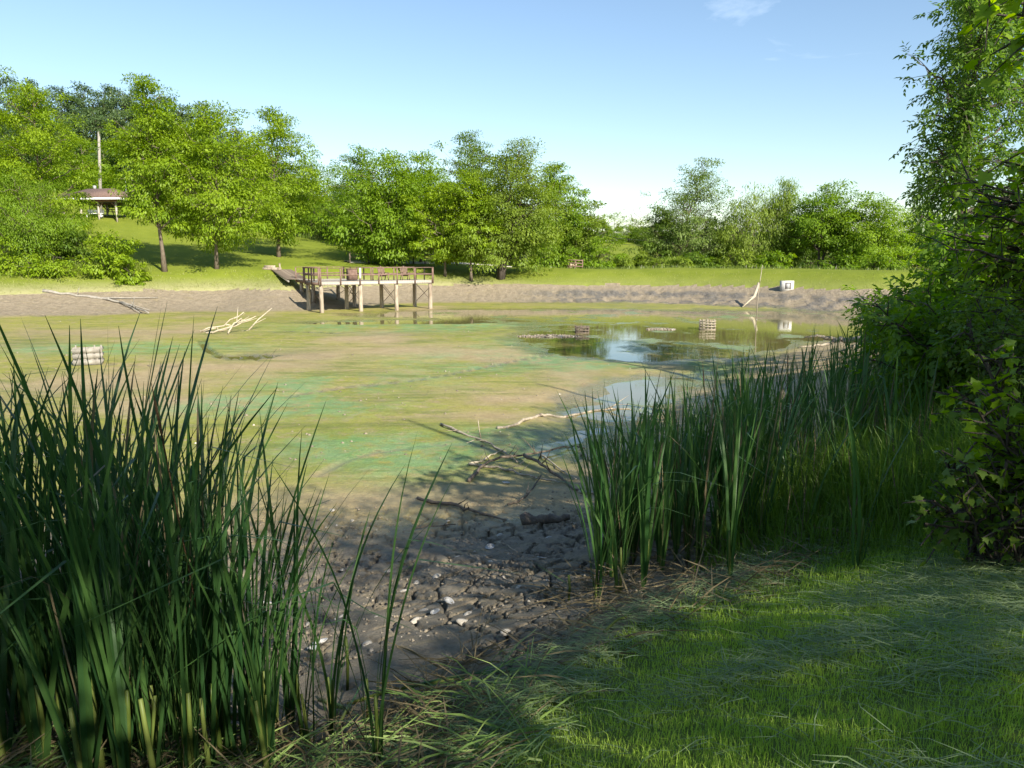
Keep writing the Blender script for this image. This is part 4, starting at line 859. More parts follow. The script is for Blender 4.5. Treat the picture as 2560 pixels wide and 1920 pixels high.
# logs and short post beside the ramp
lp = at_y(680, 690, 69); lp[2] = gz(lp[0], lp[1])
for i, (dx, dy, dz, a, r, l_) in enumerate(((0, 0, .13, .1, .13, 1.5), (.1, .3, .12, .25, .12, 1.3), (-.2, .14, .33, -.1, .10, 1.0), (.5, -.3, .10, .5, .10, .8))):
    c = lp + [dx, dy, dz]; v = np.array([math.cos(a), math.sin(a), 0]) * l_ / 2
    tag(MB().tube([c - v - lp, c - lp, c + v - lp], [r, r * 1.05, r * .9], 9).build('log', M['post_wood'], loc=lp), ['thick cut log at the back of the pile by the ramp', 'cut log behind the front one by the ramp', 'thin log on top of the pile by the ramp', 'short log apart at the ramp side'][i], 'log', 'logs piled beside the ramp')
pp = at_y(700, 688, 69); pp[2] = gz(pp[0], pp[1]); PT = thing('short_post', 'short weathered post standing beside the log pile', 'post', pp)
MB().tube([(0, 0, -.2), (0.02, 0, .4), (0, 0, .75)], [.08, .075, .07], 8).build('shaft', M['post_wood'], PT); MB().box((0, 0, .77), (.17, .17, .04)).build('cap', M['post_wood'], PT)

# ----------------------------------------------------------------------------
# pavilion, bench, poles, fences and boards
# ----------------------------------------------------------------------------
def pavilion():
    Y = 95; a = at_y(180, 541, Y); b = at_y(338, 545, Y); c = (a + b) / 2; c[2] = gz(c[0], c[1]) - .45
    T = thing('pavilion', 'open picnic pavilion with brown hipped roof and white eaves on the slope', 'pavilion', c, -.16)
    L, W, Hh = 7.4, 5.2, 1.95
    for x in np.linspace(-L / 2 + .3, L / 2 - .3, 4):
        for y in (-W / 2 + .3, W / 2 - .3):
            p = MB().box((x, y, Hh / 2 - .3), (.17, .17, Hh + .6)).build('post', M['deck_wood'], T)
            for s in (-1, 1):
                if abs(x + s * .6) < L / 2: MB().bar((x + s * .08, y, Hh - .62), (x + s * .62, y, Hh - .06), .09).build('brace', M['rail_wood'], p)
    for y in (-W / 2 + .3, W / 2 - .3): MB().box((0, y, Hh + .08), (L - .3, .15, .22)).build('beam', M['rail_wood'], T)
    e = .55; z0 = Hh + .38; zr = Hh + 1.7; x1, y1 = L / 2 + e, W / 2 + e; rx = L / 2 - 1.9
    V = [(-x1, -y1, z0), (x1, -y1, z0), (x1, y1, z0), (-x1, y1, z0), (-rx, 0, zr), (rx, 0, zr)]
    R = MB().add(V, [[0, 1, 5, 4], [2, 3, 4, 5]], [[1, 2, 5], [3, 0, 4]], [[3, 2, 1, 0]]).build('roof', M['shingle'], T)
    MB().box((-1.0, .2, zr + .12), (.28, .28, .5)).build('vent', M['grey_board'], R)
    for s in (-1, 1):
        MB().box((0, s * (y1 + .012), z0 - .09), (2 * x1 + .05, .03, .22)).build('fascia', M['white'], R); MB().box((s * (x1 + .012), 0, z0 - .09), (.03, 2 * y1, .22)).build('fascia', M['white'], R)
    p = spot(240, 544); Bn = thing('bench', 'white park bench with high solid back in front of the pavilion', 'bench', p, -.12)
    [MB().box((0, .05 + .03 * i, .48 + .17 * i), (2.1, .04, .15)).build('back_slat', M['white'], Bn) for i in range(3)]; MB().box((0, -.22, .42), (2.1, .5, .06)).build('seat', M['white'], Bn)
    for x in (-.85, .85): MB().box((x, -.15, .2), (.12, .55, .4)).build('leg', M['white'], Bn)
    p = at_y(290, 540, 97); p[2] = gz(p[0], p[1]); Tb = thing('picnic_table', 'grey picnic table under the pavilion roof', 'table', p, -.1)
    MB().box((0, 0, .74), (1.8, .75, .06)).build('table_top', M['grey_wood'], Tb)
    for y in (-.7, .7): MB().box((0, y, .44), (1.8, .26, .05)).build('seat', M['grey_wood'], Tb)
    for x in (-.65, .65):
        for s in (-1, 1): MB().bar((x, s * .7, 0), (x, s * .25, .72), .08).build('leg', M['grey_wood'], Tb)
    p = at_y(252, 530, 105); p[2] = gz(p[0], p[1]); top = at_y(247, 330, 105)
    P = thing('utility_pole', 'tall bare grey utility pole behind the pavilion', 'pole', p)
    MB().tube([(0, 0, -.5), tuple((top - p) * .5), tuple(top - p)], [.22, .19, .15], 10).build('shaft', M['grey_wood'], P, True)
    MB().tube([tuple((top - p) + [0, 0, 0]), tuple(top - p + [0, 0, .06])], [.16, .10], 10).build('cap', M['steel'], P)
    p = at_y(320, 540, 104); p[2] = gz(p[0], p[1]); P = thing('vent_pipe', 'thin grey pipe rising behind the pavilion\'s right eave', 'pipe', p)
    MB().tube([(0, 0, -.3), (0, 0, 4.6)], .05, 8).build('shaft', M['grey_board'], P); MB().tube([(0, 0, 4.6), (0, 0, 4.75)], [.07, .05], 8).build('cap', M['grey_board'], P)
pavilion()

def path_and_fence():
    pts = np.array([at_y(x, y, Y)[:2] for x, y, Y in ((860, 676, 80), (930, 671, 82), (1000, 666, 84), (1060, 660, 86), (1120, 655, 89), (1200, 652, 92), (1280, 656, 95))])
    tt = np.linspace(0, 6, 60); C = np.stack([np.interp(tt, np.arange(7), pts[:, j]) for j in (0, 1)], 1)
    C = np.stack([np.convolve(np.pad(C[:, j], 4, 'edge'), np.ones(9) / 9, 'valid') for j in (0, 1)], 1)
    t = nrm(np.gradient(C, axis=0)); nn = np.stack([-t[:, 1], t[:, 0]], 1)
    rows = [np.concatenate([C + nn * o, ground(*(C + nn * o).T)[:, None] + z], 1) for o, z in ((-.75, -.05), (-.7, .10), (0, .12), (.7, .10), (.75, -.05))]
    V = np.stack(rows, 1).reshape(-1, 3); i = np.arange(59)[:, None] * 5 + np.arange(4)[None]; Q = np.stack([i, i + 1, i + 6, i + 5], -1).reshape(-1, 4)
    tag(MB().add(V, Q[:, ::-1]).build('path', M['path'], smooth=True), 'pale gravel path behind the pier', 'path', kind='structure')
    FN = None; prev = None
    for k, px in enumerate((872, 914, 953, 987, 1022, 1053, 1084)):
        f = np.interp(px, [860, 1120], [0, 4]); c = np.array([np.interp(f, np.arange(7), pts[:, j]) for j in (0, 1)]) + np.array([.3, -1.0]); z = gz(*c)
        if FN is None: FN = thing('rail_fence', 'dark post-and-rail fence along the gravel path behind the pier', 'fence', (*c, z)); o = np.array([*c, z])
        P = np.array([*c, z]) - o
        MB().bar(P - [0, 0, .3], P + [0, 0, 1.15], .13, .13).build('fence_post', M['dark_wood'], FN)
        if prev is not None:
            for h in (.62, 1.0): MB().bar(prev + [0, 0, h], P + [0, 0, h], .04, .09).build('fence_rail', M['dark_wood'], FN)
        prev = P
    p = at_y(1143, 672, 86); p[2] = gz(p[0], p[1]); B = thing('barrel', 'dark teal steel barrel with a round white sticker, raised on a post', 'barrel', p, .2)
    zb = at_y(1143, 652, 86)[2] - p[2]; h = .98
    MB().tube([(0, 0, -.2), (0, 0, zb)], .10, 8).build('stand', M['rail_wood'], B)
    n = 9; z = np.linspace(0, h, n); r = np.array([.40, .42, .42, .44, .42, .42, .44, .42, .41]); D = MB().tube(np.stack([0 * z, 0 * z, zb + z], 1), r, 22).build('drum', M['teal'], B, False)
    MB().tube([(0, 0, zb + h), (0, 0, zb + h + .05)], [.43, .38], 22).build('lid', M['teal'], D)
    MB().tube([(.24, -.435, zb + .68), (.24, -.39, zb + .68)], .11, 16).build('sticker', M['white'], D)
    p = at_y(1309, 668, 90); p[2] = gz(p[0], p[1]); S = thing('grey_sign', 'plain grey sign board on two legs at the end of the path', 'sign', p)
    MB().box((0, 0, 1.0), (.95, .05, .72)).build('panel', M['grey_board'], S); MB().box((0, 0.01, .45), (.7, .04, .12)).build('lower_board', M['grey_board'], S)
    for x in (-.3, .3): MB().box((x, .04, .5), (.06, .05, 1.2)).build('leg', M['steel'], S)
    a = at_y(1421, 674, 86); b = at_y(1456, 675, 86); a[2] = gz(a[0], a[1]); b[2] = gz(b[0], b[1]); G = thing('rail_gate', 'brown wooden rail gate in front of the grove\'s right end', 'gate', a)
    b = b - a
    for f in (0, .5, 1): MB().bar(b * f - [0, 0, .2], b * f + [0, 0, .98], .12, .12).build('gate_post', M['rail_wood'], G)
    for h in (.25, .58, .9): MB().bar(np.array([0, -.08, h]), b + [0, -.08, h], .045, .11).build('gate_rail', M['rail_wood'], G)
    p = at_y(1430, 672, 87.5); p[2] = gz(p[0], p[1]); rg = np.random.default_rng(4)
    u = np.linspace(0, 2 * PI, 10, False); V = [[math.cos(a_) * math.cos(e) * .6 * rg.uniform(.8, 1.15), math.sin(a_) * math.cos(e) * .4, .30 + .38 * math.sin(e) * rg.uniform(.85, 1.1)] for e in (-.9, -.2, .5, 1.1) for a_ in u]
    i = np.arange(3)[:, None] * 10 + np.arange(10)[None]; j = np.arange(3)[:, None] * 10 + (np.arange(10)[None] + 1) % 10
    tag(MB().add(V, np.stack([i, j, j + 10, i + 10], -1).reshape(-1, 4), [list(range(30, 40))]).build('boulder', mat('pink_rock', (.42, .30, .22), (.55, .42, .32), .9, 4, .4), loc=p), 'pale pinkish boulder behind the brown rail gate', 'boulder')
    # concrete outlet box on the dam
    p = at_y(1970, 722, 66); p[2] = gz(p[0], p[1]) - .1; S = thing('outlet_box', 'square white concrete outlet box with framed dark opening on the dam edge', 'outlet box', p, .05)
    MB().box((0, .3, .45), (1.0, .55, .95)).build('block', M['concrete'], S)
    fr = MB(); 
    for c_, s_ in (((0, 0, .76), (.42, .05, .05)), ((-.2, 0, .5), (.05, .05, .5)), ((.2, 0, .5), (.05, .05, .5))): fr.box(c_, s_)
    fr.build('frame', M['steel'], S); MB().box((0, .022, .5), (.34, .02, .46)).build('grate', M['grey_board'], S)
    # power lines over the meadow gap
    for i, (y0, y1) in enumerate(((583, 590), (597, 603))):
        a = at_y(1440, y0, 135); b = at_y(1800, y1 + 4, 150); t = np.linspace(0, 1, 14)[:, None]; P = a + (b - a) * t; P[:, 2] -= (.9 * np.sin(PI * t))[:, 0]
        tag(MB().tube(P - a, .03, 4).build('power_line', M['wire'], loc=a), ['upper wire crossing the meadow gap', 'lower wire crossing the meadow gap'][i], 'wire', 'wires over the meadow')
path_and_fence()

# ----------------------------------------------------------------------------
# dead wood, crates
# ----------------------------------------------------------------------------
def branch(label, pts, r, m, name='branch', lift=.03, twigs=(), group=None, seed=0, cat='branch'):
    """pts: (px, py[, height above ground]) along the limb"""
    rg = np.random.default_rng(seed + len(pts) * 7 + int(pts[0][0])); W = []
    for p in pts:
        s = spot(p[0], p[1]); h = p[2] if len(p) > 2 else lift
        if h > lift:   # raised point: keep it over the ground spot seen below it
            s = s.copy()
        W.append(s + [0, 0, h])
    W = np.array(W); t = np.linspace(0, 1, len(W)); k = max(8, len(W) * 3); tt = np.linspace(0, 1, k)
    P = np.stack([np.interp(tt, t, W[:, j]) for j in range(3)], 1); P[1:-1] = (P[:-2] + P[1:-1] * 2 + P[2:]) / 4
    L = np.linalg.norm(P[-1] - P[0]); P[1:-1] += rg.normal(size=(k - 2, 3)) * r * .28
    r *= .62 if name == 'branch' else 1.; o = P[0].copy(); T = thing(name, label, cat, o, 0, group)
    ra = np.linspace(r, r * .45, k) * (1 + .18 * rg.normal(size=k).clip(-1, 1))
    MB().tube(P - o, ra, 8).build('limb', M[m], T, True)
    for i in range(max(2, len(pts))):     # snags and broken twigs
        f = rg.uniform(.15, .95); a = P[int(f * (k - 1))]; d = nrm(nrm(P[-1] - P[0]) * .7 + rg.normal(size=3) * .55 + [0, 0, .35]); l_ = min(L * rg.uniform(.06, .2), .7)
        MB().tube(np.array([a, a + d * l_ * .5 + rg.normal(size=3) * l_ * .06, a + d * l_]) - o, [r * .35, r * .25, r * .1], 5).build('twig', M[m], T, True)
    for tw in twigs:
        Q = np.array([spot(p[0], p[1]) + [0, 0, lift] if len(p) == 2 else at_y(p[0], p[1], p[2]) for p in tw])
        MB().tube(Q - o, np.linspace(r * .5, r * .2, len(Q)), 6).build('twig', M[m], T, True)
def c7(*pts): return [(700 + p[0] / 2.458, 900 + p[1] / 2.458, *p[2:]) for p in pts]
FG = 'dead branches on the near mud'
branch('long wavy bare branch reaching left from the right cattails over the wet mud', c7((1335, 428), (1420, 415), (1560, 360), (1640, 343), (1740, 360), (1880, 325), (2000, 318), (2130, 310), (2200, 325), (2280, 380)), .062, 'driftwood', group=FG)
b2 = spot(*c7((1235, 490))[0]); 
branch('straight pale branch with one upright twig, pointing up left on the mud', c7((990, 405), (1100, 455), (1225, 490), (1330, 550), (1400, 600), (1460, 640)), .05, 'driftwood', group=FG, twigs=[[(1202, 1099), (1198, 1075, b2[1] - .05), (1195, 1049, b2[1] - .08)]])
branch('short pale crooked branch left of the branch tangle', c7((1160, 650), (1240, 630), (1330, 575), (1390, 570)), .035, 'pale_wood', group=FG)
branch('thin pale branch running right across the tangle', c7((1160, 655), (1290, 665), (1400, 690), (1500, 715), (1600, 745), (1720, 765)), .042, 'driftwood', group=FG)
branch('dark gnarled branch arching over the tangle', c7((1160, 755), (1240, 690, .10), (1340, 645, .14), (1480, 632, .14), (1620, 590, .1), (1780, 545), (1870, 552)), .05, 'dark_wood', group=FG)
branch('dark branch slanting down right through the tangle', c7((1500, 620, .12), (1600, 680, .12), (1700, 740, .08), (1850, 820)), .06, 'dark_wood', group=FG)
branch('pale double branch right of the tangle', c7((1600, 585), (1660, 640), (1740, 690), (1820, 745)), .035, 'pale_wood', group=FG)
branch('dark branch lying alone at the edge of the shade', c7((845, 860), (960, 895), (1080, 910), (1160, 940), (1260, 965), (1390, 1000)), .048, 'dark_wood', group=FG)
branch('curved dark stick rising right beside the pale mud patch', c7((1400, 900), (1500, 865), (1560, 820, .1), (1605, 768, .16)), .032, 'dark_wood', group=FG)
branch('thick half-buried log in front of the right cattails', c7((1480, 1005), (1560, 1000), (1660, 995), (1780, 988)), .095, 'dark_wood', 'log', cat='log', lift=.04)
branch('thin stick lying on the dark mud below the half-buried log', c7((1340, 1140), (1400, 1160), (1460, 1195)), .016, 'driftwood', group=FG)
branch('dark twig in the shade left of the half-buried log', c7((820, 1055), (930, 1040), (1080, 1030)), .022, 'dark_wood', group=FG)
branch('pale broken branch at the foot of the right cattails', c7((1840, 820), (1920, 830), (2010, 850)), .05, 'driftwood', group=FG)
branch('bare branch behind the first right cattails', c7((1850, 590), (1960, 640), (2060, 660)), .05, 'driftwood', group=FG)
# left bank log
branch('long bare fallen tree on the far left mud bank', [(108, 733), (180, 741), (255, 748), (300, 760), (340, 772), (372, 786)], .12, 'grey_wood', 'fallen_tree', lift=.10, cat='fallen tree',
       twigs=[[(255, 748), (320, 750), (395, 749)], [(290, 757), (330, 775), (350, 785)], [(270, 752), (330, 766), (375, 780)]])
# pale branch heap
rg = np.random.default_rng(77); HP = 'pale branches heaped on the mud'
heap = [((502, 831), (560, 812), (610, 780)), ((515, 835), (580, 815), (640, 790)), ((530, 835), (575, 818), (607, 799)), ((545, 830), (590, 815), (612, 799)), ((570, 836), (585, 810), (605, 795)), ((500, 830), (540, 822), (545, 816)), ((560, 815), (600, 816), (608, 820)), ((555, 829), (580, 830), (592, 831))]
nm = ['longest pale branch of the heap, on the left side', 'pale branch of the heap leaning far to the right', 'short pale branch inside the heap', 'pale branch crossing the heap low', 'steep pale branch in the heap\'s middle', 'small pale branch at the heap\'s left foot', 'small pale branch level in the heap', 'short pale branch at the heap\'s front']
for i, h in enumerate(heap):
    yb = spot(*h[0])[1]; o = spot(*h[0]); P = np.array([at_y(x, y, yb + .35 * k) for k, (x, y) in enumerate(h)]); P[0, 2] = max(P[0, 2], o[2] + .04)
    T = thing('branch', nm[i], 'branch', o, 0, HP); k = 7; Q = np.stack([np.interp(np.linspace(0, 2, k), [0, 1, 2], P[:, j]) for j in range(3)], 1); Q[1:-1] += rg.normal(size=(k - 2, 3)) * .03
    MB().tube(Q - o, np.linspace(.05, .022, k), 7).build('limb', M['pale_wood'], T, True)
    a = Q[4]; d = nrm(Q[-1] - Q[0] + rg.normal(size=3) * .5); MB().tube(np.array([a, a + d * .5, a + d * .9]) - o, [.03, .022, .01], 5).build('twig', M['pale_wood'], T, True)
o = spot(622, 826); o2 = at_y(680, 770, o[1] + 1); T = thing('branch', 'single pale forked stick leaning right of the branch heap', 'branch', o, 0, HP)
MB().tube(np.array([o, o * .6 + o2 * .4 + [0, 0, .08], o2]) - o, [.05, .035, .02], 7).build('limb', M['pale_wood'], T, True); o3 = at_y(665, 795, o[1] + .6)
MB().tube(np.array([o * .7 + o2 * .3, o3]) - o, [.025, .012], 6).build('twig', M['pale_wood'], T, True)
# leaning limb and marker pole on the dam side
o = spot(1856, 768); e = at_y(1897, 708, o[1] + 1.5); T = thing('leaning_limb', 'pale broken limb propped against the dam bank', 'limb', o); m_ = (o + e) / 2 + [0.3, 0, -.1]
MB().tube(np.array([o, o + (m_ - o) * .6, m_, e]) - o, [.05, .07, .12, .11], 8).build('limb', M['pale_wood'], T, True); MB().tube(np.array([m_, m_ + [-.5, -.2, -.1]]) - o, [.05, .02], 6).build('twig', M['pale_wood'], T, True)
o = at_y(1890, 806, 48.5); o[2] = POOLZ - .2; T = thing('marker_pole', 'thin upright marker pole standing in the water', 'pole', o)
MB().tube([(0, 0, 0), (.05, 0, 2.0), (.22, 0, 3.75)], [.03, .026, .016], 6).build('shaft', M['driftwood'], T); MB().tube([(.015, 0, .35), (.02, 0, .42)], .045, 8).build('collar', M['grey_wood'], T)
# fallen tree on the right bank
def fallen():
    o = at_y(2330, 862, 21.5); o[2] = gz(o[0], o[1]) + .3; T = thing('fallen_tree', 'grey fallen tree lying from the right bank out over the water', 'fallen tree', o)
    def run(pts, r0, r1, nm, par=T):
        P = np.array([at_y(x, y, Y) for x, y, Y in pts]); k = len(P) * 4; t = np.linspace(0, 1, len(P)); tt = np.linspace(0, 1, k); Q = np.stack([np.interp(tt, t, P[:, j]) for j in range(3)], 1)
        Q[1:-1] += np.random.default_rng(int(pts[0][0])).normal(size=(k - 2, 3)) * r0 * .25
        return MB().tube(Q - o, np.linspace(r0, r1, k), 9).build(nm, M['driftwood'], par, True)
    run([(2345, 846, 21.5), (2280, 848, 22), (2200, 843, 22.6), (2110, 847, 23.3), (2060, 846, 23.8)], .17, .05, 'trunk')
    for p in ([(2300, 838, 22), (2330, 828, 21.6)], [(2190, 843, 22.6), (2170, 830, 22.6), (2175, 812, 22.6)], [(2175, 838, 22.6), (2185, 826, 22.6)], [(2200, 843, 22.6), (2210, 825, 22.5), (2228, 808, 22.4)], [(2260, 850, 22), (2200, 870, 21.5), (2150, 905, 20.5)],
              [(2100, 848, 23.3), (2060, 862, 23), (1995, 870, 22.8)], [(2080, 846, 23.5), (2040, 838, 23.6), (2010, 845, 23.7)], [(2230, 846, 22.3), (2140, 862, 22), (2080, 885, 21.5)], [(2320, 850, 21.6), (2260, 862, 21.3), (2180, 880, 21)]):
        run(p, .06, .015, 'limb')
fallen()
# slatted crates (fish cribs)
def crib(px, py, Y, w, h, rz, label, planks, m='grey_wood', solid=False, z=None):
    b = at_y(px, py, Y); b[2] = gz(b[0], b[1]) - .02 if z is None else z; T = thing('fish_crib', label, 'crate', b, rz, 'timber cribs on the pond floor'); rg = np.random.default_rng(int(px))
    k = 5
    for x in np.linspace(-w / 2, w / 2, k):
        for y in (-w / 2, w / 2): MB().bar((x, y, -.15), (x + rg.normal() * .015, y, h * rg.uniform(.9, 1.06)), .05).build('stake', M[m], T)
    for y in np.linspace(-w / 2, w / 2, k)[1:-1]:
        for x in (-w / 2, w / 2): MB().bar((x, y, -.15), (x, y, h * rg.uniform(.85, 1.04)), .05).build('stake', M[m], T)
    hh = h / planks
    for i in range(planks):
        z_ = hh * (i + .5)
        MB().box((0, -w / 2 - .045, z_ + rg.normal() * .01), (w + .06, .03, hh * (.84 if solid else .36)), ).build('slat', M[m], T); MB().box((0, w / 2 + .045, z_), (w + .06, .03, hh * .36)).build('slat', M[m], T)
        for s_ in (-1, 1): MB().box((s_ * (w / 2 + .045), 0, z_ + .02), (.03, w, hh * .26)).build('slat', M[m], T)
crib(222, 905, 28.9, .88, .66, .42, 'grey slatted crate standing on the mud behind the left cattails', 3, 'grey_wood', True)
crib(1455, 828, 42, .62, .42, .02, 'dark small slatted crate beside the gravel spit in the water', 3, 'dark_wood', z=POOLZ - .05)
crib(1768, 822, 44, .78, .60, -.16, 'pale slatted crate standing in the open water', 4, 'driftwood', z=POOLZ - .05)
# gravel spit islands
for i, (px, py, rx, ry, lb) in enumerate(((1370, 838, 1.6, .7, 'pale gravel and shell spit beside the dark crate'), (1650, 821, .9, .5, 'small gravel spit in the water between the crates'))):
    c = at_y(px, py, 3.95 * F / (py - HZ)); rg = np.random.default_rng(90 + i); b = MB()
    n = 160; a = rg.uniform(0, 2 * PI, n); q = np.sqrt(rg.random(n)); P = np.stack([rx * q * np.cos(a), ry * q * np.sin(a), .02 + .06 * (1 - q)], 1)
    for p in P:
        s = rg.uniform(.03, .09); V = np.array([[1,0,0],[-1,0,0],[0,1,0],[0,-1,0],[0,0,.6],[0,0,-.6]]) * s * rg.uniform(.7, 1.3, (6, 1)) + p; b.add(V, [[0,2,4],[2,1,4],[1,3,4],[3,0,4],[2,0,5],[1,2,5],[3,1,5],[0,3,5]])
    u = np.linspace(0, 2 * PI, 20, False); V = [[rx * 1.15 * math.cos(t), ry * 1.15 * math.sin(t), -.06] for t in u] + [[rx * .7 * math.cos(t), ry * .7 * math.sin(t), .04] for t in u]
    b.add(V, [[k, (k + 1) % 20, 20 + (k + 1) % 20, 20 + k] for k in range(20)], [list(range(20, 40))])
    c[2] = POOLZ - .012; tag(b.build('gravel_spit', M['crumb'], loc=c), lb, 'gravel', kind='stuff')

# ----------------------------------------------------------------------------
# mussel shells and stones on the near mud
# ----------------------------------------------------------------------------
def shell_mesh(name, inside):
    n, k = 18, 5; V = []; 
    for j in range(k + 1):
        q = j / k
        for a in np.linspace(0, 2 * PI, n, False):
            x = math.cos(a) * .5 * q + .06 * (1 - q); y = math.sin(a) * .29 * q * (1 + .16 * math.cos(a)); z = .17 * (1 - q ** 2.2)
            V.append((x, y, z))
    V = np.array(V)
    if inside: V[:, 2] = .17 - V[:, 2]
    i = np.arange(k)[:, None] * n; jj = np.arange(n)[None]; kk = (jj + 1) % n
    Q = np.stack([i + jj, i + kk, i + n + kk, i + n + jj], -1).reshape(-1, 4)
    W = V.copy(); W[:, 2] -= .025
    b = MB(); b.add(V, Q); b.add(W, Q[:, ::-1]); m = len(V); e = k * n
    b.f[4].append(np.array([[e + t, e + (t + 1) % n, m + e + (t + 1) % n, m + e + t] for t in range(n)]))
    return b.mesh(name, M['pearl' if inside else 'shell'], True)
SM = {True: shell_mesh('shell', True), False: shell_mesh('shell', False)}
shells = [(663, 1513, .20, 1, 'open white shell between the left cattail stalks'), (802, 1612, .17, 1, 'upper white half of the paired shell on cracked mud'), (784, 1628, .17, 1, 'lower white half of the paired shell on cracked mud'),
          (1123, 1510, .15, 1, 'tilted pale shell in the middle of the shaded mud'), (1088, 1535, .11, 1, 'small pale shell just below the tilted one'), (1223, 1373, .18, 1, 'ribbed white shell on the dark wet mud'), (1354, 1402, .14, 1, 'bluish white shell near the right cattails'),
          (606, 1368, .20, 1, 'bright sunlit shell behind the left cattails'), (830, 1278, .20, 0, 'round pale shell at the sunlit edge of the mud'), (1265, 1212, .17, 1, 'pale shell on the sunlit mud patch by the tangle')]
for px, py, s, ins, lb in shells:
    p = spot(px, py); r = np.random.default_rng(px)
    T = thing('mussel_shell', lb, 'shell', p + [0, 0, .012 if ins else -.01], r.uniform(0, 6.28)); T.rotation_euler = (r.uniform(-.4, .5), r.uniform(-.35, .35), T.rotation_euler.z); s *= .82; T.scale = (s, s, s)
    link('valve', SM[bool(ins)], T)
    T2 = MB().tube([(.34, -.1, .1), (.42, 0, .14), (.34, .1, .1)], .02, 5).build('hinge', M['shell'], T)
dull = [(857, 1544), (1038, 1553), (1151, 1397), (1228, 1409), (1255, 1447), (1266, 1580), (855, 1427), (966, 1434), (1042, 1456), (1058, 1528), (1169, 1538), (1160, 1558), (941, 1542), (1119, 1303), (1250, 1338), (1215, 1395), (880, 1300), (920, 1610), (1010, 1480), (700, 1470), (1300, 1470), (1090, 1440), (1372, 1345), (770, 1560)]
for i, (px, py) in enumerate(dull):
    p = spot(px, py); r = np.random.default_rng(px * 3)
    T = thing('mussel_shell', 'dull brown-grey mussel shell half sunk in the shaded mud', 'shell', p - [0, 0, .01], r.uniform(0, 6.28), 'dull mussel shells on the near mud'); s = r.uniform(.09, .15)
    T.rotation_euler = (r.uniform(-.5, .5), r.uniform(-.4, .4), T.rotation_euler.z); T.scale = (s, s, s * 1.2); link('valve', SM[False], T)
def pebbles():
    rg = np.random.default_rng(17); b = MB(); n = 1000
    px = rg.uniform(500, 1600, n); py = 1180 + 560 * rg.random(n) ** 1.2
    P = np.array([on_plane(x, y, -.95) for x, y in zip(px, py)]); d = shore_dist(P[:, 0], P[:, 1]); P = P[d > .5]; P[:, 2] = ground(P[:, 0], P[:, 1])
    O = np.array([[1,0,0],[-1,0,0],[0,1,0],[0,-1,0],[0,0,.7],[0,0,-.6]]); Fc = np.array([[0,2,4],[2,1,4],[1,3,4],[3,0,4],[2,0,5],[1,2,5],[3,1,5],[0,3,5]])
    for p in P:
        s = rg.uniform(.008, .028) if rg.random() < .93 else rg.uniform(.02, .035); b.add(O * s * rg.uniform(.6, 1.3, (6, 1)) + p, Fc)
    tag(b.build('mud_crumbs', M['crumb']), 'crumbs of dried mud, pebbles and shell bits on the near mud', 'pebbles', kind='stuff')
    # same on the far flat
    b = MB(); n = 1000; px = rg.uniform(0, 1900, n); py = rg.uniform(775, 1150, n); P = np.array([on_plane(x, y, -1.4) for x, y in zip(px, py)]); d = shore_dist(P[:, 0], P[:, 1]); P = P[d > 5]; P[:, 2] = ground(P[:, 0], P[:, 1]); P = P[P[:, 2] > POOLZ]
    for p in P: b.add(O * (.010 + .05 * rg.random() ** 3) * rg.uniform(.6, 1.3, (6, 1)) + p, Fc)
    tag(b.build('flat_pebbles', M['crumb']), 'scattered shells and stones on the sunlit pond floor', 'pebbles', kind='stuff')
pebbles()

# ----------------------------------------------------------------------------
# cattails
# ----------------------------------------------------------------------------
def cat_leaf(L, w, bend, kink, seed, m):
    rg = np.random.default_rng(seed); n = 12; t = np.linspace(0, 1, n)
    x = bend * L * t ** 2.2 + .012 * np.sin(t * 5 + seed); z = L * t * (1 - .10 * bend * t)
    if kink < 1:      # folded-over leaf
        k = t > kink; x[k] += (t[k] - kink) * L * .8; z[k] -= (t[k] - kink) * L * 1.15
    wd = w * np.clip(1.0 - .25 * t, 0, 1) * np.clip((1 - t) / .35, 0, 1) ** .55 + .0004; tw = rg.uniform(-1.1, 1.1) * t + rg.uniform(-.5, .5)
    sx = np.sin(tw); sy = np.cos(tw); fold = .22
    A = np.stack([x - sx * wd, -sy * wd, z + 0 * t], 1); B = np.stack([x + sx * wd, sy * wd, z], 1); C = np.stack([x - fold * wd * np.cos(tw), fold * wd * np.sin(tw), z], 1)
    V = np.stack([A, C, B], 1).reshape(-1, 3); i = np.arange(n - 1)[:, None] * 3 + np.array([[0, 1]]); Q = np.stack([i, i + 1, i + 4, i + 3], -1).reshape(-1, 4)
    return MB().add(V, Q, rnd=np.full(len(V), rg.random())).mesh('leaf', m, True)
def leaf_set(m, seed, wide=1.0):
    rg = np.random.default_rng(seed)
    return [cat_leaf(1.0, .0058 * wide * rg.uniform(.8, 1.25), rg.uniform(.0, .14) if i % 3 else rg.uniform(.15, .34), 1.0 if i % 7 else rg.uniform(.6, .85), seed + i, m) for i in range(18)]
LEAVES_L = leaf_set(M['cattail'], 400, 1.0); LEAVES_R = leaf_set(M['cattail_r'], 500, 1.12); LEAVES_D = leaf_set(M['dry_leaf'], 600, .8); LEAVES_W = leaf_set(M['cattail'], 700, 1.1)
_t = np.linspace(0, 1, 6)
STEM = [MB().tube(np.stack([.02 * np.sin(_t * 2 + k), .015 * np.cos(_t * 2.4 + k), _t * .55 - .06], 1), np.interp(_t, [0, 1], [.017, .009]), 7, rnd=.2 + .3 * k).mesh('stem', M['cattail_stem'], True) for k in range(3)]
SPK = MB().tube([(0, 0, -.9), (0, 0, 0), (0, 0, .001), (0, 0, .02), (0, 0, .15), (0, 0, .17), (0, 0, .26)], [.004, .0035, .005, .0065, .0065, .003, .001], 8).mesh('flower_spike', M['spike'], True)
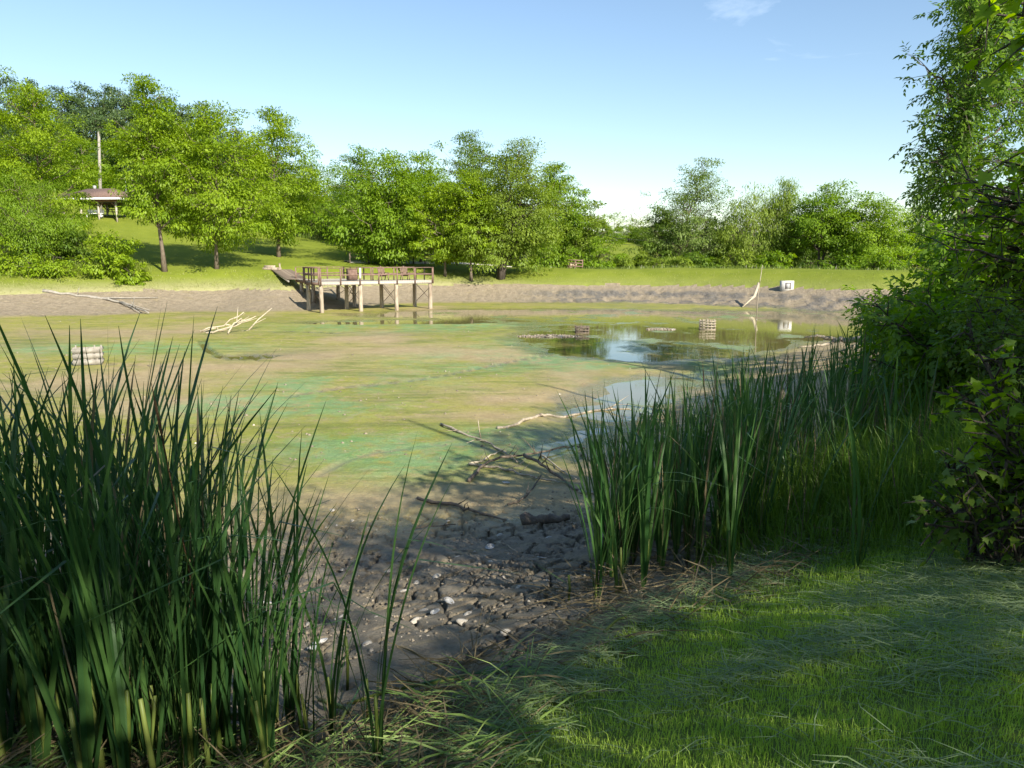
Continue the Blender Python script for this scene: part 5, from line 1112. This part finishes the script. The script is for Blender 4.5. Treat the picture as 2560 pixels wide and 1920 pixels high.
FLF = MB().tube([(0, 0, -.9), (0, 0, 0), (0.005, 0, .02), (.012, 0, .06), (0, .006, .12), (0, 0, .15)], [.004, .004, .018, .028, .02, .006], 8).mesh('seed_head', M['fluff'], True)
def cattail(x, y, H, nleaf, spread, seed, label, group, LS, face=None, spike=None, z=None, dead=.0):
    rg = np.random.default_rng(seed); z = gz(x, y) if z is None else z
    T = thing('cattail_plant', label, 'cattail', (x, y, z - .02), 0, group); fa_ = rg.uniform(0, PI) if face is None else face
    link('stem', STEM[seed % 3], T, (0, 0, 0), (rg.normal() * .03, rg.normal() * .03, rg.uniform(0, 6)), (H / 1.8 * 1.0,) * 3)
    for i in range(nleaf):
        f = (i + .5) / nleaf * 2 - 1; side = 0 if f > 0 else PI; a = fa_ + side + rg.normal() * .35
        tilt = abs(f) * spread * rg.uniform(.7, 1.25) + abs(rg.normal()) * .02; L = H * (1.0 - .22 * abs(f) * rg.random()) * rg.uniform(.70, 1.08)
        S = LEAVES_D if rg.random() < dead else LS
        d = np.array([math.cos(a), math.sin(a)]) * .012 * (1 + abs(f))
        o = link('leaf', S[int(rg.integers(len(S)))], T, (d[0], d[1], .02 + .12 * rg.random()), None, (L * rg.uniform(.8, 1.3), L * rg.uniform(.9, 1.4), L))
        o.rotation_mode = 'ZYX' if False else 'XYZ'; o.rotation_euler = (0, tilt, a)
    if spike:
        link('flower_spike' if spike == 1 else 'seed_head', SPK if spike == 1 else FLF, T, (.01, 0, H * rg.uniform(.86, 1.0)), (rg.normal() * .05, rg.normal() * .06, 0))
    return T
rg = np.random.default_rng(31)
GL, GR = 'cattails of the left stand', 'cattails of the right stand'
def place(n, seed, region, H, label, group, LS, spread=.2, nl=(6, 9), mind=.09, dead=.05, spk=.06, zfix=None):
    rg = np.random.default_rng(seed); pts = []; k = 0; label0 = label; ORD = 'first second third fourth fifth sixth seventh eighth ninth tenth'.split()
    while len(pts) < n and k < 4000:
        k += 1; p = region(rg)
        if all((p[0] - q[0]) ** 2 + (p[1] - q[1]) ** 2 > mind ** 2 for q in pts): pts.append(p)
    for i, p in enumerate(pts):
        h = H(p, rg) * rg.uniform(.88, 1.08)
        if '%s' in label0: label = label0 % ORD[sorted(q[0] for q in pts)[::-1].index(p[0])]
        cattail(p[0], p[1], h, int(rg.integers(*nl)), spread * rg.uniform(.6, 1.4), seed * 100 + i, label, group, LS, spike=1 if rg.random() < spk else None, dead=dead)
# dense block at the left border
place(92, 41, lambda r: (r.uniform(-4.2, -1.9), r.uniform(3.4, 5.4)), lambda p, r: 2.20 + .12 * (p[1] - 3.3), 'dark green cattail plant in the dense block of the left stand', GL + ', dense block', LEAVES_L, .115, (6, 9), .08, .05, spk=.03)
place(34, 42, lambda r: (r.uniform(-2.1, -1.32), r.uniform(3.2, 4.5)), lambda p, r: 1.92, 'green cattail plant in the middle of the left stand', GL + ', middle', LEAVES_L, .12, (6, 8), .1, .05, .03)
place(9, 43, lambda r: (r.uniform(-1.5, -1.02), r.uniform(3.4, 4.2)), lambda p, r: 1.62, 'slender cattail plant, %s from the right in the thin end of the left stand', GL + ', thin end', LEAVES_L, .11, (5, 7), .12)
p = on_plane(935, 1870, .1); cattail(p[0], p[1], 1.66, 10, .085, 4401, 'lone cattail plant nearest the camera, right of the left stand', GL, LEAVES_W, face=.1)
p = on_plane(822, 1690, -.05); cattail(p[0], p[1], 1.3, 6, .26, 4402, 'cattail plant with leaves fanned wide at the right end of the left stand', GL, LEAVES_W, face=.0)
# right stand
def rreg(r):
    px = r.uniform(1490, 1900); py = r.uniform(1240, 1455) if px > 1600 else r.uniform(1300, 1455); q = on_plane(px, py, -.45); return q[0], q[1]
place(80, 51, rreg, lambda p, r: 1.76, 'green cattail plant in the right stand by the branch tangle', GR + ', front', LEAVES_R, .19, (6, 10), .10, .10, .04)
def rreg2(r):
    px = r.uniform(1800, 2330); py = np.interp(px, [1800, 2330], [1180, 1010]) + r.uniform(-90, 150); q = on_plane(px, py, -.5); return q[0], q[1]
place(84, 52, rreg2, lambda p, r: 1.78, 'green cattail plant at the back of the right stand along the bank', GR + ', back', LEAVES_R, .2, (5, 9), .14, .08, .05)
def rreg3(r):
    x = r.uniform(2.6, 6.5); return x, r.uniform(6.4, 7.4) + .75 * (x - 2.6) + r.uniform(0, 2.0)
place(34, 53, rreg3, lambda p, r: 1.5, 'cattail plant rising out of the tall grass on the right bank', GR + ', in the grass', LEAVES_R, .18, (6, 10), .2, .12, .06)
p = on_plane(1495, 1450, -.12); cattail(p[0], p[1], 1.55, 9, .22, 5101, 'leftmost cattail plant of the right stand, leaning left', GR, LEAVES_R, face=PI)
p = on_plane(1545, 1445, -.12); cattail(p[0], p[1], 1.62, 8, .17, 5102, 'second cattail plant from the left in the right stand', GR, LEAVES_R)
p = on_plane(1610, 1440, -.12); cattail(p[0], p[1], 1.7, 9, .2, 5103, 'stout cattail plant third from the left in the right stand', GR, LEAVES_R)
p = on_plane(1825, 1455, -.05); cattail(p[0], p[1], 1.6, 10, .2, 5104, 'thick cattail plant at the lawn edge of the right stand', GR, LEAVES_R)
p = on_plane(1935, 1270, -.1); cattail(p[0], p[1], 1.5, 6, .2, 5105, 'cattail plant with a burst fluffy seed head in the right stand', GR, LEAVES_R, spike=2)
p = on_plane(2150, 1330, .45); cattail(p[0], p[1], 1.6, 6, .14, 5106, 'tall bright-stemmed cattail plant in the tall grass on the right', GR, LEAVES_R)

# ----------------------------------------------------------------------------
# grass
# ----------------------------------------------------------------------------
def scatter(rg, n, x0, x1, y0, y1, cond):
    P = np.stack([rg.uniform(x0, x1, n), rg.uniform(y0, y1, n)], 1); d = shore_dist(P[:, 0], P[:, 1]); k = cond(P[:, 0], P[:, 1], d); P = P[k]
    return np.concatenate([P, ground(P[:, 0], P[:, 1])[:, None]], 1), d[k]
def grass():
    rg = np.random.default_rng(61)
    P, d = scatter(rg, 310000, -1.4, 6.5, 1.7, 9.5, lambda x, y, d: (d < -.03) & (np.abs(x) < .72 * y + .3) & (rg.random(len(x)) < np.clip((4.2 / np.hypot(x, y)) ** 1.3, .12, 1)) & (rg.random(len(x)) < .35 + .65 * sstep(.0, .9, -d + .6 * (fbm(x * 2, y * 2, 7) - .5))))
    r = np.hypot(P[:, 0], P[:, 1]); tuft = fbm(P[:, 0] * 2.6, P[:, 1] * 2.6, 141); n = len(P)
    h = (.022 + .055 * tuft * rg.random(n) ** .7 + .07 * (rg.random(n) < .05) + .06 * sstep(.6, .75, fbm(P[:, 0] * 1.4, P[:, 1] * 1.4, 147)) * rg.random(n)) * (1 + .25 * sstep(4, 9, r)); an = rg.uniform(0, 2 * PI, n) + 3 * fbm(P[:, 0], P[:, 1], 145); ln = np.stack([np.cos(an), np.sin(an), 0 * an], 1)
    mb = MB(); blades(mb, P, ln, h, .0016 * np.clip(r / 3.2, 1, 2.6), rg.uniform(.2, 1.1, n), rg, np.clip(.25 + .55 * fbm(P[:, 0] * 1.1, P[:, 1] * 1.1, 143) + .3 * (rg.random(n) - .5), 0, 1))
    tag(mb.build('lawn_grass', M['grass']), 'short mown grass of the near lawn', 'grass', kind='stuff')
    # cut grass lying in swaths
    P, d = scatter(rg, 120000, -1.6, 6.0, 1.8, 9.0, lambda x, y, d: (d < .25) & (np.abs(x) < .72 * y + .3) & (rg.random(len(x)) < .06 + .9 * sstep(.54, .66, fbm(x * .55 + y * .25 + 4, y * 1.1 - x * .5, 151)) + .5 * sstep(-.5, -.1, d)))
    n = len(P); an = -.25 + rg.normal(size=n) * .6 + PI * (rg.random(n) > .5); v = np.stack([np.cos(an), np.sin(an), rg.normal(size=n) * .10], 1); L = rg.uniform(.06, .24, n); P[:, 2] += rg.uniform(.02, .065, n)
    mb = MB(); sd = nrm(np.stack([-v[:, 1], v[:, 0], rg.normal(size=n) * .5], 1)) * (.0016 * rg.uniform(.6, 1.6, n))[:, None]; e = P + v * L[:, None]; m = (P + e) / 2 + np.stack([rg.normal(size=n), rg.normal(size=n), rg.random(n)], 1) * (.10 * L)[:, None]
    V = np.stack([P - sd, P + sd, m + sd, m - sd, e + sd * .4, e - sd * .4], 1); o = (np.arange(n) * 6)[:, None]
    mb.add(V.reshape(-1, 3), np.array([[0, 1, 2, 3]]) + o, np.array([[3, 2, 4, 5]]) + o, rnd=np.repeat(rg.random(n), 6)); tag(mb.build('cut_grass', M['hay']), 'grey-green cut grass lying in swaths on the near lawn', 'cut grass', kind='stuff')
    # cattail litter at the stands' feet
    mb = MB(); Pl, d = scatter(rg, 5200, -4.5, -.2, 2.4, 5.4, lambda x, y, d: (d < .9) & (d > -1.1)); Pr, d = scatter(rg, 5000, .4, 6.0, 5.0, 11, lambda x, y, d: (d < 1.5) & (d > -.5) & (rg.random(len(x)) < .6)); Pr2, d = scatter(rg, 700, -1, 2.2, 3.2, 6.5, lambda x, y, d: (d < .5) & (d > -.3))
    P = np.concatenate([Pl, Pr, Pr2]); n = len(P); an = rg.uniform(0, 2 * PI, n); v = nrm(np.stack([np.cos(an), np.sin(an), np.abs(rg.normal(size=n)) * .28], 1)); L = rg.uniform(.12, .6, n); P[:, 2] += rg.uniform(.005, .06, n)
    sd = nrm(np.cross(v, rg.normal(size=(n, 3)))) * (.0045 * rg.uniform(.5, 1.5, n))[:, None]; e = P + v * L[:, None]; e[:, 2] -= .12 * L; m = (P + e) / 2 + [0, 0, .02]
    V = np.stack([P - sd, P + sd, m + sd, m - sd, e + sd * .3, e - sd * .3], 1); o = (np.arange(n) * 6)[:, None]; mb.add(V.reshape(-1, 3), np.array([[0, 1, 2, 3]]) + o, np.array([[3, 2, 4, 5]]) + o, rnd=np.repeat(rg.random(n), 6))
    tag(mb.build('reed_litter', M['dry_leaf']), 'dry broken cattail leaves littering the foot of the stands', 'reed litter', kind='stuff')
    mb = MB(); P, d = scatter(rg, 2400, -3.5, .2, 2.3, 4.6, lambda x, y, d: (d < .55) & (d > -.6)); n = len(P); an = rg.normal(size=n) * .7 + .3 + PI * (rg.random(n) > .5); v = nrm(np.stack([np.cos(an), np.sin(an), rg.normal(size=n) * .2 + .08], 1)); L = rg.uniform(.12, .5, n); P[:, 2] += rg.uniform(.02, .09, n)
    sd = nrm(np.cross(v, rg.normal(size=(n, 3)) + [0, 0, 1.])) * (.004 * rg.uniform(.5, 1.5, n))[:, None]; e = P + v * L[:, None]; m = (P + e) / 2 + [0, 0, .03]
    V = np.stack([P - sd, P + sd, m + sd, m - sd, e + sd * .3, e - sd * .3], 1); o = (np.arange(n) * 6)[:, None]; mb.add(V.reshape(-1, 3), np.array([[0, 1, 2, 3]]) + o, np.array([[3, 2, 4, 5]]) + o, rnd=np.repeat(rg.random(n), 6))
    tag(mb.build('cut_reeds', M['cut_reed']), 'green cut cattail leaves strewn over the lawn edge', 'reed litter', kind='stuff')
    # tall grass on the right bank
    def bank_line(x): return 6.25 - .62 * (x - 1.9)
    mb = MB(); P, d = scatter(rg, 190000, 1.6, 12.5, 3.6, 20, lambda x, y, d: (d < .8) & (x < .70 * y + .5) & (y > bank_line(x) + .5 * (fbm(x * 2, y * 2, 161) - .5)) & (rg.random(len(x)) < .75 * np.clip(7.0 / y, .2, 1) ** 1.4) & (d > -4.5))
    n = len(P); r = np.hypot(P[:, 0], P[:, 1]); an = rg.uniform(0, 2 * PI, n); ln = np.stack([np.cos(an) - .3, np.sin(an), 0 * an], 1); h = (.22 + 1.25 * fbm(P[:, 0] * 1.1, P[:, 1] * 1.1, 163) * rg.uniform(.25, 1.25, n)) * (.22 + .78 * sstep(0., 1.5, P[:, 1] - bank_line(P[:, 0])))
    blades(mb, P, ln, h, .0048 * np.clip(r / 7, 1, 2) * rg.uniform(.5, 1.5, n), rg.uniform(.1, 1.15, n), rg, np.clip(rg.random(n) * .7 + .5 * (fbm(P[:, 0] * 1.2, P[:, 1] * 1.2, 165) - .3), 0, 1)); 
    tag(mb.build('tall_grass', M['tall_grass']), 'tall unmown grass on the right bank behind the cattails', 'tall grass', kind='stuff')
    mb = MB(); k = rg.random(n) < .006; P2 = P[k]; 
    for p, hh in zip(P2, h[k]):
        a = rg.uniform(0, 6.28); t = p + [math.cos(a) * .12, math.sin(a) * .12, hh * .7 + .42]; mb.tube([p, (p + t) / 2 + [0, 0, .05], t], [.0025, .002, .0015], 4, False, rnd=.6); dd = nrm(t - p)
        for q in np.linspace(.74, 1.04, 8): c = p + (t - p) * q; s = .012 * (1.1 - q) * 3 + .004; mb.add(c + np.array([[0, 0, .03], [s * .5, 0, 0], [0, s * .5, -.01], [-s * .5, 0, 0], [0, -s * .5, -.01]]), [[0, 1, 2], [0, 2, 3], [0, 3, 4], [0, 4, 1]], rnd=np.full(5, rg.random()))
    tag(mb.build('grass_seed_heads', M['dry_leaf']), 'straw-coloured seed heads above the tall bank grass', 'seed heads', kind='stuff')
    # far shore: cut grass along the rim, rough grass, weeds on the dam
    mb = MB(); P, d = scatter(rg, 90000, -50, 32, 44, 80, lambda x, y, d: (d < .25) & (d > -3.2 - 1.5 * fbm(x * .3, y * .3, 171)) & (np.abs(x) < .7 * y + 2) & ((x < 1) | (rg.random(len(x)) < .25)) & (fbm(x * .8, y * .8, 173) > .40))
    n = len(P); an = rg.uniform(0, 2 * PI, n); blades(mb, P, np.stack([np.cos(an), np.sin(an), 0 * an], 1), rg.uniform(.08, .28, n), .012, rg.uniform(.5, 1.3, n), rg, rg.random(n)); tag(mb.build('shore_cut_grass', M['far_hay']), 'straw-coloured cut grass lying along the far shore', 'cut grass', kind='stuff')
    mb = MB(); P, d = scatter(rg, 50000, -45, 34, 52, 72, lambda x, y, d: (d < -3.0) & (x < -.47 * y + 1.5 * fbm(x, y, 5)) & (d > -8) & (np.abs(x) < .7 * y + 2)); n = len(P); an = rg.uniform(0, 2 * PI, n)
    blades(mb, P, np.stack([np.cos(an), np.sin(an), 0 * an], 1), rg.uniform(.35, 1.1, n) * sstep(3, 4.5, -d), .016, rg.uniform(.2, .7, n), rg, rg.random(n)); tag(mb.build('shore_tall_grass', M['far_grass']), 'bright tall grass in front of the far left thicket', 'tall grass', kind='stuff')
    mb = MB(); P, d = scatter(rg, 16000, 2, 48, 66, 96, lambda x, y, d: (np.abs(x) < .7 * y + 2) & (np.abs(y - (86.5 - .0125 * (x - 5) ** 2)) < 2.2)); n = len(P); an = rg.uniform(0, 2 * PI, n)
    blades(mb, P, np.stack([np.cos(an), np.sin(an), 0 * an], 1), rg.uniform(.1, .6, n) * (.1 + 1.4 * fbm(P[:, 0] * .8, P[:, 1] * .8, 7)), .020, rg.uniform(.1, .7, n), rg, rg.random(n)); tag(mb.build('dam_weeds', M['weeds']), 'flowering weeds along the crest of the dam', 'weeds', kind='stuff')
    mb = MB(); P, d = scatter(rg, 9000, -45, -8, 96, 120, lambda x, y, d: np.abs(y - (104 + .10 * (-20 - x))) < 1.6); n = len(P); an = rg.uniform(0, 2 * PI, n)
    blades(mb, P, np.stack([np.cos(an), np.sin(an), 0 * an], 1), rg.uniform(.4, 1.3, n), .03, rg.uniform(.1, .6, n), rg, rg.random(n)); tag(mb.build('wood_edge_weeds', M['weeds']), 'rough weeds where the mown slope meets the wood', 'weeds', kind='stuff')
grass()
# cut cattail stalks lying on the lawn edge
def cut_stalk(label, a, b, r, lv, seed):
    a = spot(*a) + [0, 0, .04]; b = spot(*b) + [0, 0, .05]; T = thing('cut_cattail', label, 'cattail', a, 0, 'cut cattails lying on the lawn edge'); L = np.linalg.norm(b - a); rg = np.random.default_rng(seed)
    P = wobble_path(a, a + (b - a) * .5, rg, .01, 5, -.02); MB().tube(P - a, np.linspace(r, r * .7, 5), 7, rnd=.7).build('stem', M['cattail_stem'], T, True)
    az = math.atan2(b[1] - a[1], b[0] - a[0]); el = math.asin((b[2] - a[2]) / L)
    for i in range(lv): o = link('leaf', LEAVES_R[int(rg.integers(18))], T, (b - a) * rg.uniform(.15, .4) + [0, 0, .02], (0, PI / 2 - el - rg.uniform(.0, .06), az + rg.normal() * .06), L * rg.uniform(.5, .75))
cut_stalk('long green cut cattail lying from the left stand toward the lawn', (870, 1775), (1480, 1650), .014, 6, 1); cut_stalk('cut cattail stalk lying level between the standing stems', (560, 1815), (770, 1805), .014, 3, 2)
cut_stalk('cut cattail stalk slanting down to the bottom edge', (800, 1772), (960, 1850), .015, 4, 3); cut_stalk('short cut cattail stalk propped up beside the lone plant', (825, 1880), (918, 1715), .013, 2, 4); cut_stalk('cut cattail lying on the lawn rim near the mud', (1510, 1595), (1640, 1510), .011, 5, 5)
for i, (px, py, h, lb) in enumerate(((1421, 1505, .22, 'short cut reed stub with one green blade on the shaded mud'), (868, 1720, .38, 'cut brown stub standing at the left stand\'s right end'), (918, 1820, .3, 'cut stub standing right behind the lone cattail'))):
    p = spot(px, py); T = thing('reed_stub', lb, 'reed stub', p); MB().tube([(0, 0, -.05), (.01, 0, h * .5), (.0, .01, h)], .011, 7, rnd=.3).build('stem', M['cattail_stem'], T, True)
    link('leaf', LEAVES_R[i + 1], T, (0, 0, h * .6), (0, 1.0 + .2 * i, PI - .3 + i), .35)
